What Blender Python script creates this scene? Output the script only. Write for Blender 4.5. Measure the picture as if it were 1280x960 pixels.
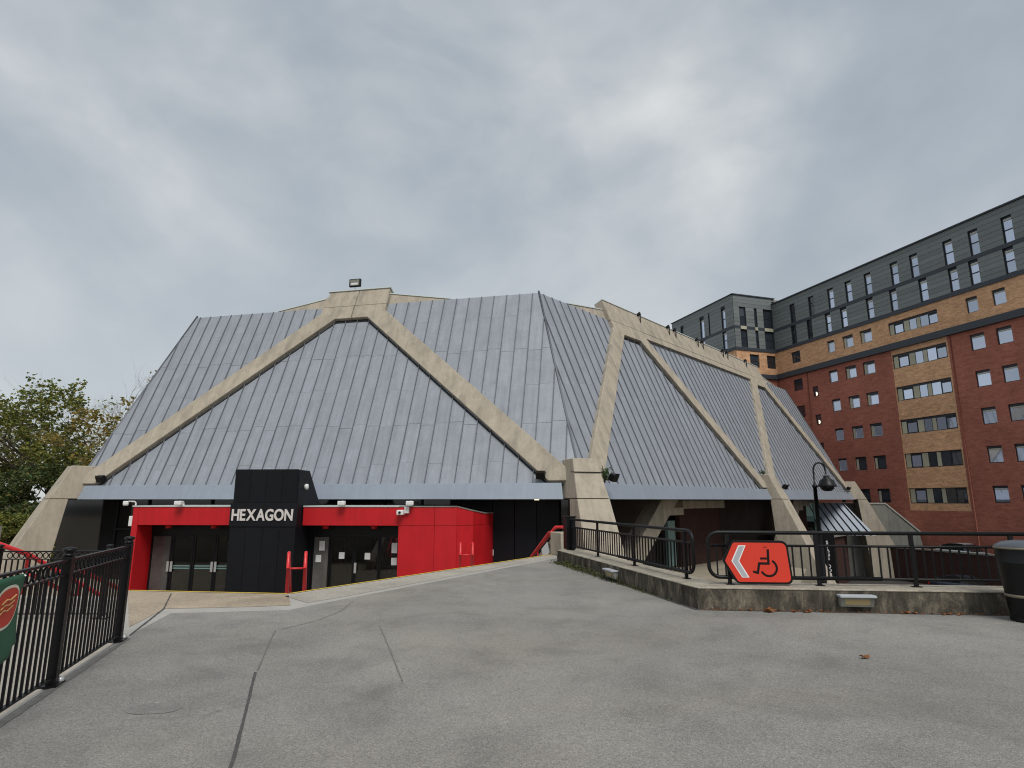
import bpy, bmesh, math, random
import numpy as np
from mathutils import Vector, Matrix

random.seed(7)
sc = bpy.context.scene
for o in list(bpy.data.objects):
    bpy.data.objects.remove(o)

# ------------------------------------------------------------------ camera
cam = bpy.data.cameras.new('camera')
cam_o = bpy.data.objects.new('camera', cam)
sc.collection.objects.link(cam_o)
cam.sensor_fit = 'HORIZONTAL'
cam.sensor_width = 36.0
cam.lens = 36.0 * 747.0 / 1280.0
cam.clip_start = 0.05
cam.clip_end = 3000
cam_o.location = (0, 0, 1.6)
cam_o.rotation_euler = (math.radians(90) + math.atan(145 / 747.0), 0, 0)
sc.camera = cam_o

# ------------------------------------------------------------------ world: overcast sky
SUN_EL, SUN_AZ = math.radians(52), math.radians(160)      # azimuth from +Y, clockwise
w = bpy.data.worlds.new('World')
sc.world = w
w.use_nodes = True
nt = w.node_tree
nt.nodes.clear()


def N(tree, kind, **kw):
    n = tree.nodes.new(kind)
    for k, v in kw.items():
        setattr(n, k, v)
    return n


def math_n(tree, op, a, b=None, clamp=False):
    n = N(tree, 'ShaderNodeMath', operation=op, use_clamp=clamp)
    for i, x in enumerate((a, b)):
        if x is None:
            continue
        if isinstance(x, (int, float)):
            n.inputs[i].default_value = x
        else:
            tree.links.new(x, n.inputs[i])
    return n.outputs[0]


def mix_n(tree, fac, a, b, mode='MIX'):
    n = N(tree, 'ShaderNodeMix', data_type='RGBA', blend_type=mode)
    for i, x in ((0, fac), (6, a), (7, b)):
        if isinstance(x, (int, float)):
            n.inputs[i].default_value = x
        elif isinstance(x, tuple):
            n.inputs[i].default_value = (*x[:3], 1)
        else:
            tree.links.new(x, n.inputs[i])
    return n.outputs[2]


def ramp_n(tree, fac, stops, interp='LINEAR'):
    n = N(tree, 'ShaderNodeValToRGB')
    n.color_ramp.interpolation = interp
    el = n.color_ramp.elements
    while len(el) < len(stops):
        el.new(0.5)
    for e, (p, c) in zip(el, stops):
        e.position = p
        e.color = (*c[:3], 1) if isinstance(c, tuple) else (c, c, c, 1)
    tree.links.new(fac, n.inputs[0])
    return n.outputs[0]


def noise_n(tree, vec, scale, detail=4, rough=0.5, dist=0.0):
    n = N(tree, 'ShaderNodeTexNoise')
    n.inputs['Scale'].default_value = scale
    n.inputs['Detail'].default_value = detail
    n.inputs['Roughness'].default_value = rough
    n.inputs['Distortion'].default_value = dist
    if vec is not None:
        tree.links.new(vec, n.inputs['Vector'])
    return n.outputs[0]


sky = N(nt, 'ShaderNodeTexSky', sky_type='NISHITA')
sky.sun_disc = False
sky.sun_elevation = SUN_EL
sky.sun_rotation = SUN_AZ
skyc = mix_n(nt, 1.0, sky.outputs[0], (0.1, 0.1, 0.1), 'MULTIPLY')
tc = N(nt, 'ShaderNodeTexCoord')
sep = N(nt, 'ShaderNodeSeparateXYZ')
nt.links.new(tc.outputs['Generated'], sep.inputs[0])
mpw = N(nt, 'ShaderNodeMapping')
mpw.inputs['Location'].default_value = (14.3, 3.1, 2.2)
mpw.inputs['Rotation'].default_value = (0.0, 0.5, 0.0)
mpw.inputs['Scale'].default_value = (1.0, 1.0, 1.45)
nt.links.new(tc.outputs['Generated'], mpw.inputs[0])
n1 = noise_n(nt, mpw.outputs[0], 1.9, 6, 0.45, 0.45)
n2 = noise_n(nt, mpw.outputs[0], 5.5, 6, 0.5, 0.3)
cl = math_n(nt, 'ADD', math_n(nt, 'MULTIPLY', n1, 0.72), math_n(nt, 'MULTIPLY', n2, 0.28))
cloud = ramp_n(nt, cl, [(0.37, (0.21, 0.242, 0.272)), (0.47, (0.262, 0.291, 0.317)),
                        (0.56, (0.34, 0.36, 0.372)), (0.66, (0.455, 0.467, 0.465))])
hz = ramp_n(nt, math_n(nt, 'MAXIMUM', sep.outputs[2], 0.0), [(0.0, 1.0), (0.2, 0.65), (0.5, 0.0)])
cloud = mix_n(nt, math_n(nt, 'MULTIPLY', hz, 0.55), cloud, (0.43, 0.44, 0.427))
final = mix_n(nt, 0.9, skyc, cloud)
bg = N(nt, 'ShaderNodeBackground')
bg.inputs[1].default_value = 1.0
nt.links.new(final, bg.inputs[0])
wo = N(nt, 'ShaderNodeOutputWorld')
nt.links.new(bg.outputs[0], wo.inputs[0])

sun = bpy.data.lights.new('sun', 'SUN')
sun.energy = 1.5
sun.angle = math.radians(28)
sun.color = (1.0, 0.96, 0.9)
sun_o = bpy.data.objects.new('sun', sun)
sc.collection.objects.link(sun_o)
sd = Vector((math.sin(SUN_AZ) * math.cos(SUN_EL), math.cos(SUN_AZ) * math.cos(SUN_EL), math.sin(SUN_EL)))
sun_o.rotation_euler = sd.to_track_quat('Z', 'Y').to_euler()

vs = sc.view_settings
vs.view_transform = 'Standard'
vs.look = 'None'
vs.gamma = 1
vs.exposure = 0.7
vs.use_curve_mapping = False
sc.cycles.use_denoising = True
sc.cycles.filter_width = 1.1
sc.cycles.max_bounces = 6

# ------------------------------------------------------------------ helpers
COL = sc.collection.objects
V = Vector
Z = V((0, 0, 1))


def woff(p):
    o = V((0, 0, 0))
    while p is not None:
        o += p.location
        p = p.parent
    return o


class MB:
    def __init__(s):
        s.v, s.f, s.sm = [], [], []

    def add(s, vs_, fs, smooth=False):
        b = len(s.v)
        s.v += [tuple(x) for x in vs_]
        for f in fs:
            s.f.append(tuple(b + i for i in f))
            s.sm.append(smooth)
        return s

    def hexa(s, p):                       # p: 4 bottom (ccw) + 4 top
        return s.add(p, [(3, 2, 1, 0), (4, 5, 6, 7), (0, 1, 5, 4), (1, 2, 6, 5), (2, 3, 7, 6), (3, 0, 4, 7)])

    def box(s, c, sz, ux=None, uy=None, uz=None):
        ux = V(ux).normalized() if ux is not None else V((1, 0, 0))
        uy = V(uy).normalized() if uy is not None else Z.cross(ux).normalized() if uz is None else V(uz).cross(ux).normalized()
        uz = V(uz).normalized() if uz is not None else ux.cross(uy)
        c = V(c)
        a, b, d = ux * sz[0] / 2, uy * sz[1] / 2, uz * sz[2] / 2
        return s.hexa([c - a - b - d, c + a - b - d, c + a + b - d, c - a + b - d,
                       c - a - b + d, c + a - b + d, c + a + b + d, c - a + b + d])

    def prism(s, poly, vec):              # poly: 3D points, extruded by vec
        n = len(poly)
        poly = [V(p) for p in poly]
        vec = V(vec)
        nn = V((0, 0, 0))
        for i in range(n):
            nn += poly[i].cross(poly[(i + 1) % n])
        if nn.dot(vec) < 0:
            poly.reverse()
        return s.add(poly + [p + vec for p in poly],
                     [tuple(range(n - 1, -1, -1)), tuple(range(n, 2 * n))] +
                     [(i, (i + 1) % n, n + (i + 1) % n, n + i) for i in range(n)])

    def poly(s, pts):
        return s.add(pts, [tuple(range(len(pts)))])

    def tube(s, path, r, n=8, cap=True, smooth=True):
        path = [V(p) for p in path]
        rs = r if isinstance(r, (list, tuple)) else [r] * len(path)
        rings = []
        up = None
        for i, p in enumerate(path):
            d = (path[min(i + 1, len(path) - 1)] - path[max(i - 1, 0)]).normalized()
            if up is None:
                up = V((0, 0, 1)) if abs(d.z) < 0.9 else V((1, 0, 0))
            x = d.cross(up)
            if x.length < 1e-4:
                x = d.cross(V((0, 1, 0)))
            x.normalize()
            y = x.cross(d).normalized()
            up = y
            rings.append([p + (x * math.cos(2 * math.pi * k / n) + y * math.sin(2 * math.pi * k / n)) * rs[i] for k in range(n)])
        vs_ = [q for ring in rings for q in ring]
        fs = []
        for i in range(len(path) - 1):
            for k in range(n):
                fs.append((i * n + k, i * n + (k + 1) % n, (i + 1) * n + (k + 1) % n, (i + 1) * n + k))
        s.add(vs_, fs, smooth)
        if cap:
            b = len(s.v) - len(vs_)
            s.f.append(tuple(b + k for k in range(n)))
            s.sm.append(False)
            e = b + (len(path) - 1) * n
            s.f.append(tuple(e + n - 1 - k for k in range(n)))
            s.sm.append(False)
        return s

    def lathe(s, prof, c, n=20, axis=None, smooth=True):     # prof: (r, h)
        c = V(c)
        ax = V(axis).normalized() if axis is not None else Z
        x = ax.orthogonal().normalized()
        y = ax.cross(x)
        vs_ = [c + ax * h + (x * math.cos(2 * math.pi * k / n) + y * math.sin(2 * math.pi * k / n)) * r for r, h in prof for k in range(n)]
        fs = []
        for i in range(len(prof) - 1):
            for k in range(n):
                fs.append((i * n + k, i * n + (k + 1) % n, (i + 1) * n + (k + 1) % n, (i + 1) * n + k))
        return s.add(vs_, fs, smooth)

    def build(s, name, mat, parent=None, bevel=0.0, kind=None, label=None):
        off = woff(parent)
        me = bpy.data.meshes.new(name)
        vs_ = [(a - off.x, b - off.y, c - off.z) for a, b, c in s.v]
        me.from_pydata(vs_, [], s.f)
        if any(s.sm):
            me.polygons.foreach_set('use_smooth', s.sm)
        uv_map(me, off)
        me.materials.append(mat)
        me.update()
        o = bpy.data.objects.new(name, me)
        COL.link(o)
        if parent is not None:
            o.parent = parent
        if bevel:
            m = o.modifiers.new('bevel', 'BEVEL')
            m.width = bevel
            m.segments = 2
            m.limit_method = 'ANGLE'
        if kind:
            o['kind'] = kind
        if label:
            o['label'] = label
        return o


def uv_map(me, off):
    uvl = me.uv_layers.new(name='UVMap')
    nl = len(me.loops)
    out = np.zeros(nl * 2, dtype=np.float32)
    vs_ = me.vertices
    for p in me.polygons:
        n = p.normal
        if abs(n.z) > 0.93:
            t = V((1, 0, 0))
        else:
            t = V((-n.y, n.x, 0)).normalized()
        b = n.cross(t)
        for li in p.loop_indices:
            q = vs_[me.loops[li].vertex_index].co + off
            out[2 * li] = q.dot(t)
            out[2 * li + 1] = q.dot(b)
    uvl.data.foreach_set('uv', out)


def thing(name, label, cat, loc=(0, 0, 0), group=None):
    o = bpy.data.objects.new(name, None)
    o.empty_display_size = 0.3
    COL.link(o)
    o.location = loc
    o['label'] = label
    o['category'] = cat
    if group:
        o['group'] = group
    return o


def tag(o, label, cat, group=None):
    o['label'] = label
    o['category'] = cat
    if group:
        o['group'] = group
    return o


# ------------------------------------------------------------------ materials
def mat(name, col, rough=0.7, metal=0.0, spec=0.4, var=0.0, vscale=2.0, bump=0.0, bscale=30.0, obj_var=0.0,
        streak=0.0, dirt=None, dirt_amt=0.0, dirt_scale=1.2, emit=None, estr=0.0, fine=0.0, fscale=120.0):
    m = bpy.data.materials.new(name)
    m.use_nodes = True
    t = m.node_tree
    b = t.nodes['Principled BSDF']
    b.inputs['Roughness'].default_value = rough
    b.inputs['Metallic'].default_value = metal
    b.inputs['Specular IOR Level'].default_value = spec
    tcn = N(t, 'ShaderNodeTexCoord')
    uv = tcn.outputs['UV']
    oc = N(t, 'ShaderNodeNewGeometry').outputs['Position']
    c = None
    if var or obj_var or streak or dirt or fine:
        rgb = N(t, 'ShaderNodeRGB')
        rgb.outputs[0].default_value = (*col, 1)
        c = rgb.outputs[0]
        if var:
            n_ = noise_n(t, oc, vscale, 6, 0.6)
            c = mix_n(t, 1.0, c, ramp_n(t, n_, [(0.25, 1 - var), (0.75, 1 + var)]), 'MULTIPLY')
        if fine:
            n_ = noise_n(t, oc, fscale, 2, 0.6)
            c = mix_n(t, 1.0, c, ramp_n(t, n_, [(0.3, 1 - fine), (0.7, 1 + fine)]), 'MULTIPLY')
        if streak:
            mp = N(t, 'ShaderNodeMapping')
            mp.inputs['Scale'].default_value = (5.0, 0.35, 1.0)
            t.links.new(uv, mp.inputs[0])
            n_ = noise_n(t, mp.outputs[0], 1.0, 5, 0.6)
            c = mix_n(t, 1.0, c, ramp_n(t, n_, [(0.3, 1 - streak), (0.7, 1 + streak)]), 'MULTIPLY')
        if dirt:
            mpd = N(t, 'ShaderNodeMapping')
            mpd.inputs['Scale'].default_value = (2.2, 2.2, 0.45)
            t.links.new(oc, mpd.inputs[0])
            n_ = noise_n(t, mpd.outputs[0], dirt_scale, 8, 0.65, 0.4)
            f = ramp_n(t, n_, [(0.45, 0.0), (0.68, dirt_amt)])
            c = mix_n(t, f, c, dirt)
        if obj_var:
            oi = N(t, 'ShaderNodeObjectInfo')
            c = mix_n(t, 1.0, c, ramp_n(t, oi.outputs['Random'], [(0.0, 1 - obj_var), (1.0, 1 + obj_var)]), 'MULTIPLY')
        t.links.new(c, b.inputs['Base Color'])
    else:
        b.inputs['Base Color'].default_value = (*col, 1)
    if bump:
        n_ = noise_n(t, oc, bscale, 6, 0.65)
        bn = N(t, 'ShaderNodeBump')
        bn.inputs['Strength'].default_value = bump
        bn.inputs['Distance'].default_value = 0.02
        t.links.new(n_, bn.inputs['Height'])
        t.links.new(bn.outputs[0], b.inputs['Normal'])
    if emit:
        b.inputs['Emission Color'].default_value = (*emit, 1)
        b.inputs['Emission Strength'].default_value = estr
    return m


def brick_mat(name, c1, c2, mortar, var=0.12):
    m = bpy.data.materials.new(name)
    m.use_nodes = True
    t = m.node_tree
    b = t.nodes['Principled BSDF']
    b.inputs['Roughness'].default_value = 0.85
    b.inputs['Specular IOR Level'].default_value = 0.2
    tcn = N(t, 'ShaderNodeTexCoord')
    br = N(t, 'ShaderNodeTexBrick')
    br.inputs['Scale'].default_value = 1.0
    br.inputs['Brick Width'].default_value = 0.225
    br.inputs['Row Height'].default_value = 0.075
    br.inputs['Mortar Size'].default_value = 0.006
    br.inputs['Color1'].default_value = (*c1, 1)
    br.inputs['Color2'].default_value = (*c2, 1)
    br.inputs['Mortar'].default_value = (*mortar, 1)
    br.inputs['Bias'].default_value = -0.1
    t.links.new(tcn.outputs['UV'], br.inputs['Vector'])
    mp = N(t, 'ShaderNodeMapping')
    mp.inputs['Scale'].default_value = (0.9, 2.6, 1)
    t.links.new(tcn.outputs['UV'], mp.inputs[0])
    n_ = noise_n(t, mp.outputs[0], 1.3, 7, 0.7)
    c = mix_n(t, 1.0, br.outputs[0], ramp_n(t, n_, [(0.3, 1 - var), (0.7, 1 + var)]), 'MULTIPLY')
    n2_ = noise_n(t, tcn.outputs['UV'], 0.25, 3, 0.6)
    c = mix_n(t, 1.0, c, ramp_n(t, n2_, [(0.3, 0.88), (0.7, 1.1)]), 'MULTIPLY')
    t.links.new(c, b.inputs['Base Color'])
    return m


M = {}
M['zinc'] = mat('zinc', (0.275, 0.297, 0.33), rough=0.5, metal=0.1, spec=0.4, var=0.1, vscale=1.6, obj_var=0.04, streak=0.1, fine=0.06, fscale=14, bump=0.25, bscale=6)
M['seam'] = mat('zinc_seam', (0.15, 0.162, 0.184), rough=0.55, metal=0.15, spec=0.4, obj_var=0.08)  # greyer than the sheets: shade on the seam sides is put into this colour
M['fascia'] = mat('fascia_metal', (0.27, 0.31, 0.365), rough=0.45, metal=0.15, spec=0.5, var=0.06, vscale=1.2, streak=0.05)
M['concrete'] = mat('cast_concrete', (0.40, 0.352, 0.28), rough=0.9, spec=0.2, var=0.1, vscale=3.5, fine=0.13, fscale=40, streak=0.08, dirt=(0.17, 0.15, 0.125), dirt_amt=0.5, dirt_scale=0.8, bump=0.3, bscale=25)
M['coping'] = mat('coping_metal', (0.46, 0.5, 0.48), rough=0.5)
M['black_gap'] = mat('dark_joint_and_shade', (0.02, 0.02, 0.022), rough=0.9)  # black for open joints and for the painted shade under the beams
M['black_clad'] = mat('black_cladding', (0.006, 0.0065, 0.009), rough=0.6, spec=0.2, var=0.2, vscale=3, obj_var=0.2, bump=0.1)
M['red'] = mat('red_render', (0.47, 0.008, 0.013), rough=0.55, spec=0.35, var=0.1, vscale=1.2, streak=0.08, bump=0.08, bscale=12)
M['red_metal'] = mat('red_painted_metal', (0.62, 0.025, 0.028), rough=0.35, spec=0.5)
M['dark_glass'] = mat('dark_glass', (0.012, 0.013, 0.014), rough=0.06, spec=0.6)
M['door_glass'] = mat('door_glass', (0.085, 0.082, 0.078), rough=0.08, spec=0.5, var=0.5, vscale=0.9, obj_var=0.3)
M['frame_black'] = mat('black_frame', (0.005, 0.005, 0.006), rough=0.45, spec=0.25)
M['steel'] = mat('brushed_steel', (0.55, 0.55, 0.55), rough=0.35, metal=0.6)
M['white_plastic'] = mat('white_plastic', (0.7, 0.7, 0.68), rough=0.45)
M['paper'] = mat('white_paper', (0.72, 0.73, 0.72), rough=0.8)
M['letter'] = mat('letter_metal', (0.6, 0.56, 0.54), rough=0.45)
M['lobby'] = mat('lobby_wall', (0.11, 0.1, 0.09), rough=0.7)
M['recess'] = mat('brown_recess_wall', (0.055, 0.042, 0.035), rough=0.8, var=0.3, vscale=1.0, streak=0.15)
M['teal'] = mat('teal_glass', (0.16, 0.27, 0.26), rough=0.15)
M['pale_green'] = mat('pale_green_glass', (0.42, 0.66, 0.6), rough=0.2)
M['red_brick'] = brick_mat('red_brick', (0.385, 0.13, 0.088), (0.3, 0.095, 0.064), (0.29, 0.165, 0.13), 0.25)
M['buff_brick'] = brick_mat('buff_brick', (0.66, 0.38, 0.21), (0.47, 0.255, 0.14), (0.5, 0.34, 0.22), 0.28)
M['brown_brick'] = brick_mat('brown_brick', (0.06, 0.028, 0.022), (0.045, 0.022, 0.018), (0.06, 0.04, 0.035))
M['clad'] = mat('grey_cladding', (0.16, 0.178, 0.178), rough=0.5, spec=0.4, obj_var=0.12, var=0.06)
M['clad_back'] = mat('cladding_joint', (0.03, 0.034, 0.036), rough=0.8)
M['band'] = mat('slate_band', (0.04, 0.048, 0.06), rough=0.55)
M['win_frame'] = mat('window_frame', (0.022, 0.026, 0.034), rough=0.45)
M['pane'] = mat('window_pane', (0.5, 0.56, 0.68), rough=0.05, metal=0.75, spec=0.9, obj_var=0.25)
M['pane_dark'] = mat('window_pane_dark', (0.025, 0.032, 0.042), rough=0.05, spec=0.8, obj_var=0.3)
M['cream'] = mat('cream_panel', (0.42, 0.4, 0.3), rough=0.6, obj_var=0.1)
M['pale_sash'] = mat('pale_sash', (0.5, 0.51, 0.56), rough=0.5)
M['lamp_glow'] = mat('lamp_glow', (0.9, 0.85, 0.7), emit=(1.0, 0.88, 0.65), estr=0.8)
M['black_metal'] = mat('black_painted_metal', (0.004, 0.004, 0.005), rough=0.42, spec=0.28, fine=0.2)
M['sign_red'] = mat('sign_red', (0.66, 0.045, 0.022), rough=0.45, fine=0.05)
M['sign_black'] = mat('sign_black', (0.006, 0.005, 0.005), rough=0.5, spec=0.25)
M['sign_white'] = mat('sign_white', (0.8, 0.8, 0.8), rough=0.5)
M['sign_grey'] = mat('sign_grey', (0.42, 0.44, 0.47), rough=0.4)
M['bin'] = mat('bin_plastic', (0.006, 0.006, 0.0065), rough=0.45, spec=0.3, fine=0.25, fscale=90, bump=0.15, bscale=80)
M['bin_lid'] = mat('bin_lid', (0.075, 0.083, 0.098), rough=0.35, fine=0.1)
M['bin_band'] = mat('bin_band', (0.2, 0.17, 0.12), rough=0.5)
M['banner'] = mat('green_banner', (0.022, 0.105, 0.055), rough=0.6, var=0.12, vscale=4)
M['banner_red'] = mat('banner_red', (0.55, 0.055, 0.03), rough=0.6)
M['banner_cream'] = mat('banner_cream', (0.75, 0.72, 0.58), rough=0.6)
M['banner_gold'] = mat('banner_gold', (0.6, 0.36, 0.14), rough=0.6)
M['bark'] = mat('bark', (0.085, 0.065, 0.05), rough=0.95, var=0.3, vscale=5)
M['bark_pale'] = mat('bark_pale', (0.2, 0.17, 0.14), rough=0.95, var=0.2, vscale=5)
M['yellow'] = mat('yellow_paint', (0.62, 0.42, 0.05), rough=0.7, var=0.25, vscale=6)
M['ground'] = mat('yard_tarmac', (0.055, 0.052, 0.05), rough=0.9, var=0.2, vscale=0.6)
M['forecourt'] = mat('forecourt_paving', (0.3, 0.26, 0.2), rough=0.9, var=0.15, vscale=0.8)
M['edge_concrete'] = mat('edge_concrete', (0.36, 0.345, 0.315), rough=0.9, var=0.12, vscale=2.5, fine=0.12, fscale=60, bump=0.2)
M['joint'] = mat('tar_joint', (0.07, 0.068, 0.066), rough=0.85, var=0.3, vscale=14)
M['scar'] = mat('faded_joint', (0.14, 0.136, 0.128), rough=0.9, var=0.3, vscale=14)
M['patch'] = mat('old_asphalt_patch', (0.185, 0.18, 0.168), rough=0.9, var=0.2, vscale=9, fine=0.25, fscale=90)
M['grey_concrete'] = mat('grey_concrete', (0.2, 0.2, 0.175), rough=0.9, var=0.25, vscale=0.7, streak=0.15)
M['car_silver'] = mat('car_silver', (0.42, 0.46, 0.5), rough=0.3, metal=0.4, spec=0.6)
M['car_dark'] = mat('car_dark', (0.02, 0.025, 0.04), rough=0.25, spec=0.6)
M['car_blue'] = mat('car_blue', (0.16, 0.22, 0.42), rough=0.3, spec=0.6)
M['tyre'] = mat('tyre', (0.012, 0.012, 0.012), rough=0.8)
M['lamp_lens'] = mat('lamp_lens', (0.35, 0.27, 0.14), rough=0.3)


def leaf_mat(name, cols, trans=0.25):
    m = bpy.data.materials.new(name)
    m.use_nodes = True
    t = m.node_tree
    b = t.nodes['Principled BSDF']
    b.inputs['Roughness'].default_value = 0.6
    b.inputs['Specular IOR Level'].default_value = 0.2
    g = N(t, 'ShaderNodeNewGeometry')
    c = ramp_n(t, g.outputs['Random Per Island'], [(i / (len(cols) - 1), x) for i, x in enumerate(cols)])
    t.links.new(c, b.inputs['Base Color'])
    tr = N(t, 'ShaderNodeBsdfTranslucent')
    t.links.new(c, tr.inputs[0])
    mx = N(t, 'ShaderNodeMixShader')
    mx.inputs[0].default_value = trans
    t.links.new(b.outputs[0], mx.inputs[1])
    t.links.new(tr.outputs[0], mx.inputs[2])
    t.links.new(mx.outputs[0], t.nodes['Material Output'].inputs[0])
    return m


M['leaf_green'] = leaf_mat('leaf_green', [(0.1, 0.135, 0.034), (0.145, 0.165, 0.038), (0.24, 0.22, 0.05), (0.07, 0.1, 0.026)])
M['leaf_yellow'] = leaf_mat('leaf_yellow', [(0.23, 0.19, 0.05), (0.28, 0.2, 0.045), (0.15, 0.16, 0.045), (0.32, 0.2, 0.05)])
M['leaf_dark'] = leaf_mat('leaf_dark', [(0.042, 0.072, 0.027), (0.06, 0.095, 0.034), (0.095, 0.12, 0.04), (0.16, 0.135, 0.04)])
M['leaf_bright'] = leaf_mat('leaf_bright', [(0.05, 0.095, 0.03), (0.07, 0.12, 0.035)])
M['moss'] = leaf_mat('moss', [(0.06, 0.085, 0.025), (0.085, 0.1, 0.035), (0.1, 0.09, 0.045), (0.05, 0.06, 0.025)], 0.1)
M['dead_leaf'] = leaf_mat('dead_leaf', [(0.36, 0.14, 0.045), (0.26, 0.1, 0.035), (0.2, 0.09, 0.04)], 0.15)


def asphalt_mat():
    m = bpy.data.materials.new('worn_asphalt')
    m.use_nodes = True
    t = m.node_tree
    b = t.nodes['Principled BSDF']
    b.inputs['Roughness'].default_value = 0.88
    b.inputs['Specular IOR Level'].default_value = 0.25
    p = N(t, 'ShaderNodeNewGeometry').outputs['Position']
    big = noise_n(t, p, 0.28, 5, 0.6, 0.5)
    med = noise_n(t, p, 1.3, 6, 0.62, 0.3)
    c = ramp_n(t, big, [(0.3, (0.2, 0.193, 0.18)), (0.52, (0.25, 0.243, 0.226)), (0.72, (0.3, 0.29, 0.262))])
    c = mix_n(t, 1.0, c, ramp_n(t, med, [(0.28, 0.8), (0.5, 1.0), (0.78, 1.1)]), 'MULTIPLY')
    vor = N(t, 'ShaderNodeTexVoronoi')
    vor.inputs['Scale'].default_value = 130
    t.links.new(p, vor.inputs['Vector'])
    agg = N(t, 'ShaderNodeSeparateColor')
    t.links.new(vor.outputs['Color'], agg.inputs[0])
    c = mix_n(t, 1.0, c, ramp_n(t, agg.outputs[0], [(0.0, 0.66), (0.5, 1.0), (0.85, 1.08), (1.0, 1.4)]), 'MULTIPLY')
    fn = noise_n(t, p, 30, 5, 0.7)
    c = mix_n(t, 1.0, c, ramp_n(t, fn, [(0.3, 0.88), (0.7, 1.1)]), 'MULTIPLY')
    wm = noise_n(t, p, 0.17, 4, 0.6, 0.8)
    c = mix_n(t, ramp_n(t, wm, [(0.42, 0.0), (0.68, 0.5)]), c, mix_n(t, 1.0, c, (1.08, 0.99, 0.86), 'MULTIPLY'))
    chip = noise_n(t, p, 210, 1, 0.5)
    c = mix_n(t, 1.0, c, ramp_n(t, chip, [(0.25, 0.55), (0.4, 1.0), (0.62, 1.0), (0.74, 1.45)]), 'MULTIPLY')
    # dark worn stains, a few drips and trodden gum
    st = noise_n(t, p, 0.6, 5, 0.6, 1.4)
    c = mix_n(t, ramp_n(t, st, [(0.56, 0.0), (0.72, 0.42)]), c, (0.13, 0.125, 0.115))
    st2 = noise_n(t, p, 2.6, 3, 0.55, 0.8)
    c = mix_n(t, ramp_n(t, st2, [(0.66, 0.0), (0.74, 0.3)]), c, (0.1, 0.096, 0.09))
    gum = N(t, 'ShaderNodeTexVoronoi')
    gum.inputs['Scale'].default_value = 1.5
    t.links.new(p, gum.inputs['Vector'])
    gs = N(t, 'ShaderNodeSeparateColor')
    t.links.new(gum.outputs['Color'], gs.inputs[0])
    spot = ramp_n(t, gum.outputs['Distance'], [(0.022, 1.0), (0.034, 0.0)])
    c = mix_n(t, math_n(t, 'MULTIPLY', spot, 0.45), c, ramp_n(t, gs.outputs[1], [(0.0, (0.08, 0.078, 0.074)), (0.6, (0.1, 0.098, 0.094)), (0.7, (0.45, 0.44, 0.42))]))
    t.links.new(c, b.inputs['Base Color'])
    bn = N(t, 'ShaderNodeBump')
    bn.inputs['Strength'].default_value = 0.5
    bn.inputs['Distance'].default_value = 0.006
    t.links.new(math_n(t, 'ADD', vor.outputs['Distance'], fn), bn.inputs['Height'])
    t.links.new(bn.outputs[0], b.inputs['Normal'])
    return m


M['asphalt'] = asphalt_mat()


def glazing_mat(name, tint, refl=1.0):
    m = bpy.data.materials.new(name)
    m.use_nodes = True
    t = m.node_tree
    t.nodes.clear()
    tr = N(t, 'ShaderNodeBsdfTransparent')
    tr.inputs[0].default_value = (*tint, 1)
    gl = N(t, 'ShaderNodeBsdfGlossy')
    gl.inputs['Roughness'].default_value = 0.03
    gl.inputs[0].default_value = (refl, refl, refl, 1)
    fr = N(t, 'ShaderNodeFresnel')
    fr.inputs[0].default_value = 1.6
    mx = N(t, 'ShaderNodeMixShader')
    t.links.new(fr.outputs[0], mx.inputs[0])
    t.links.new(tr.outputs[0], mx.inputs[1])
    t.links.new(gl.outputs[0], mx.inputs[2])
    out = N(t, 'ShaderNodeOutputMaterial')
    t.links.new(mx.outputs[0], out.inputs[0])
    return m


M['glazing'] = glazing_mat('clear_glazing', (0.62, 0.64, 0.63))


def aggregate_mat(name, a, b_):
    m = bpy.data.materials.new(name)
    m.use_nodes = True
    t = m.node_tree
    b = t.nodes['Principled BSDF']
    b.inputs['Roughness'].default_value = 0.9
    p = N(t, 'ShaderNodeNewGeometry').outputs['Position']
    vor = N(t, 'ShaderNodeTexVoronoi')
    vor.inputs['Scale'].default_value = 45
    t.links.new(p, vor.inputs['Vector'])
    s_ = N(t, 'ShaderNodeSeparateColor')
    t.links.new(vor.outputs['Color'], s_.inputs[0])
    c = mix_n(t, s_.outputs[0], a, b_)
    n_ = noise_n(t, p, 0.9, 6, 0.65, 0.4)
    c = mix_n(t, 1.0, c, ramp_n(t, n_, [(0.3, 0.7), (0.6, 1.0), (0.8, 1.1)]), 'MULTIPLY')
    t.links.new(c, b.inputs['Base Color'])
    return m


M['aggregate'] = aggregate_mat('exposed_aggregate', (0.44, 0.355, 0.255), (0.30, 0.245, 0.18))
M['aggregate_pale'] = aggregate_mat('exposed_aggregate_pale', (0.42, 0.385, 0.33), (0.31, 0.28, 0.235))


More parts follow.
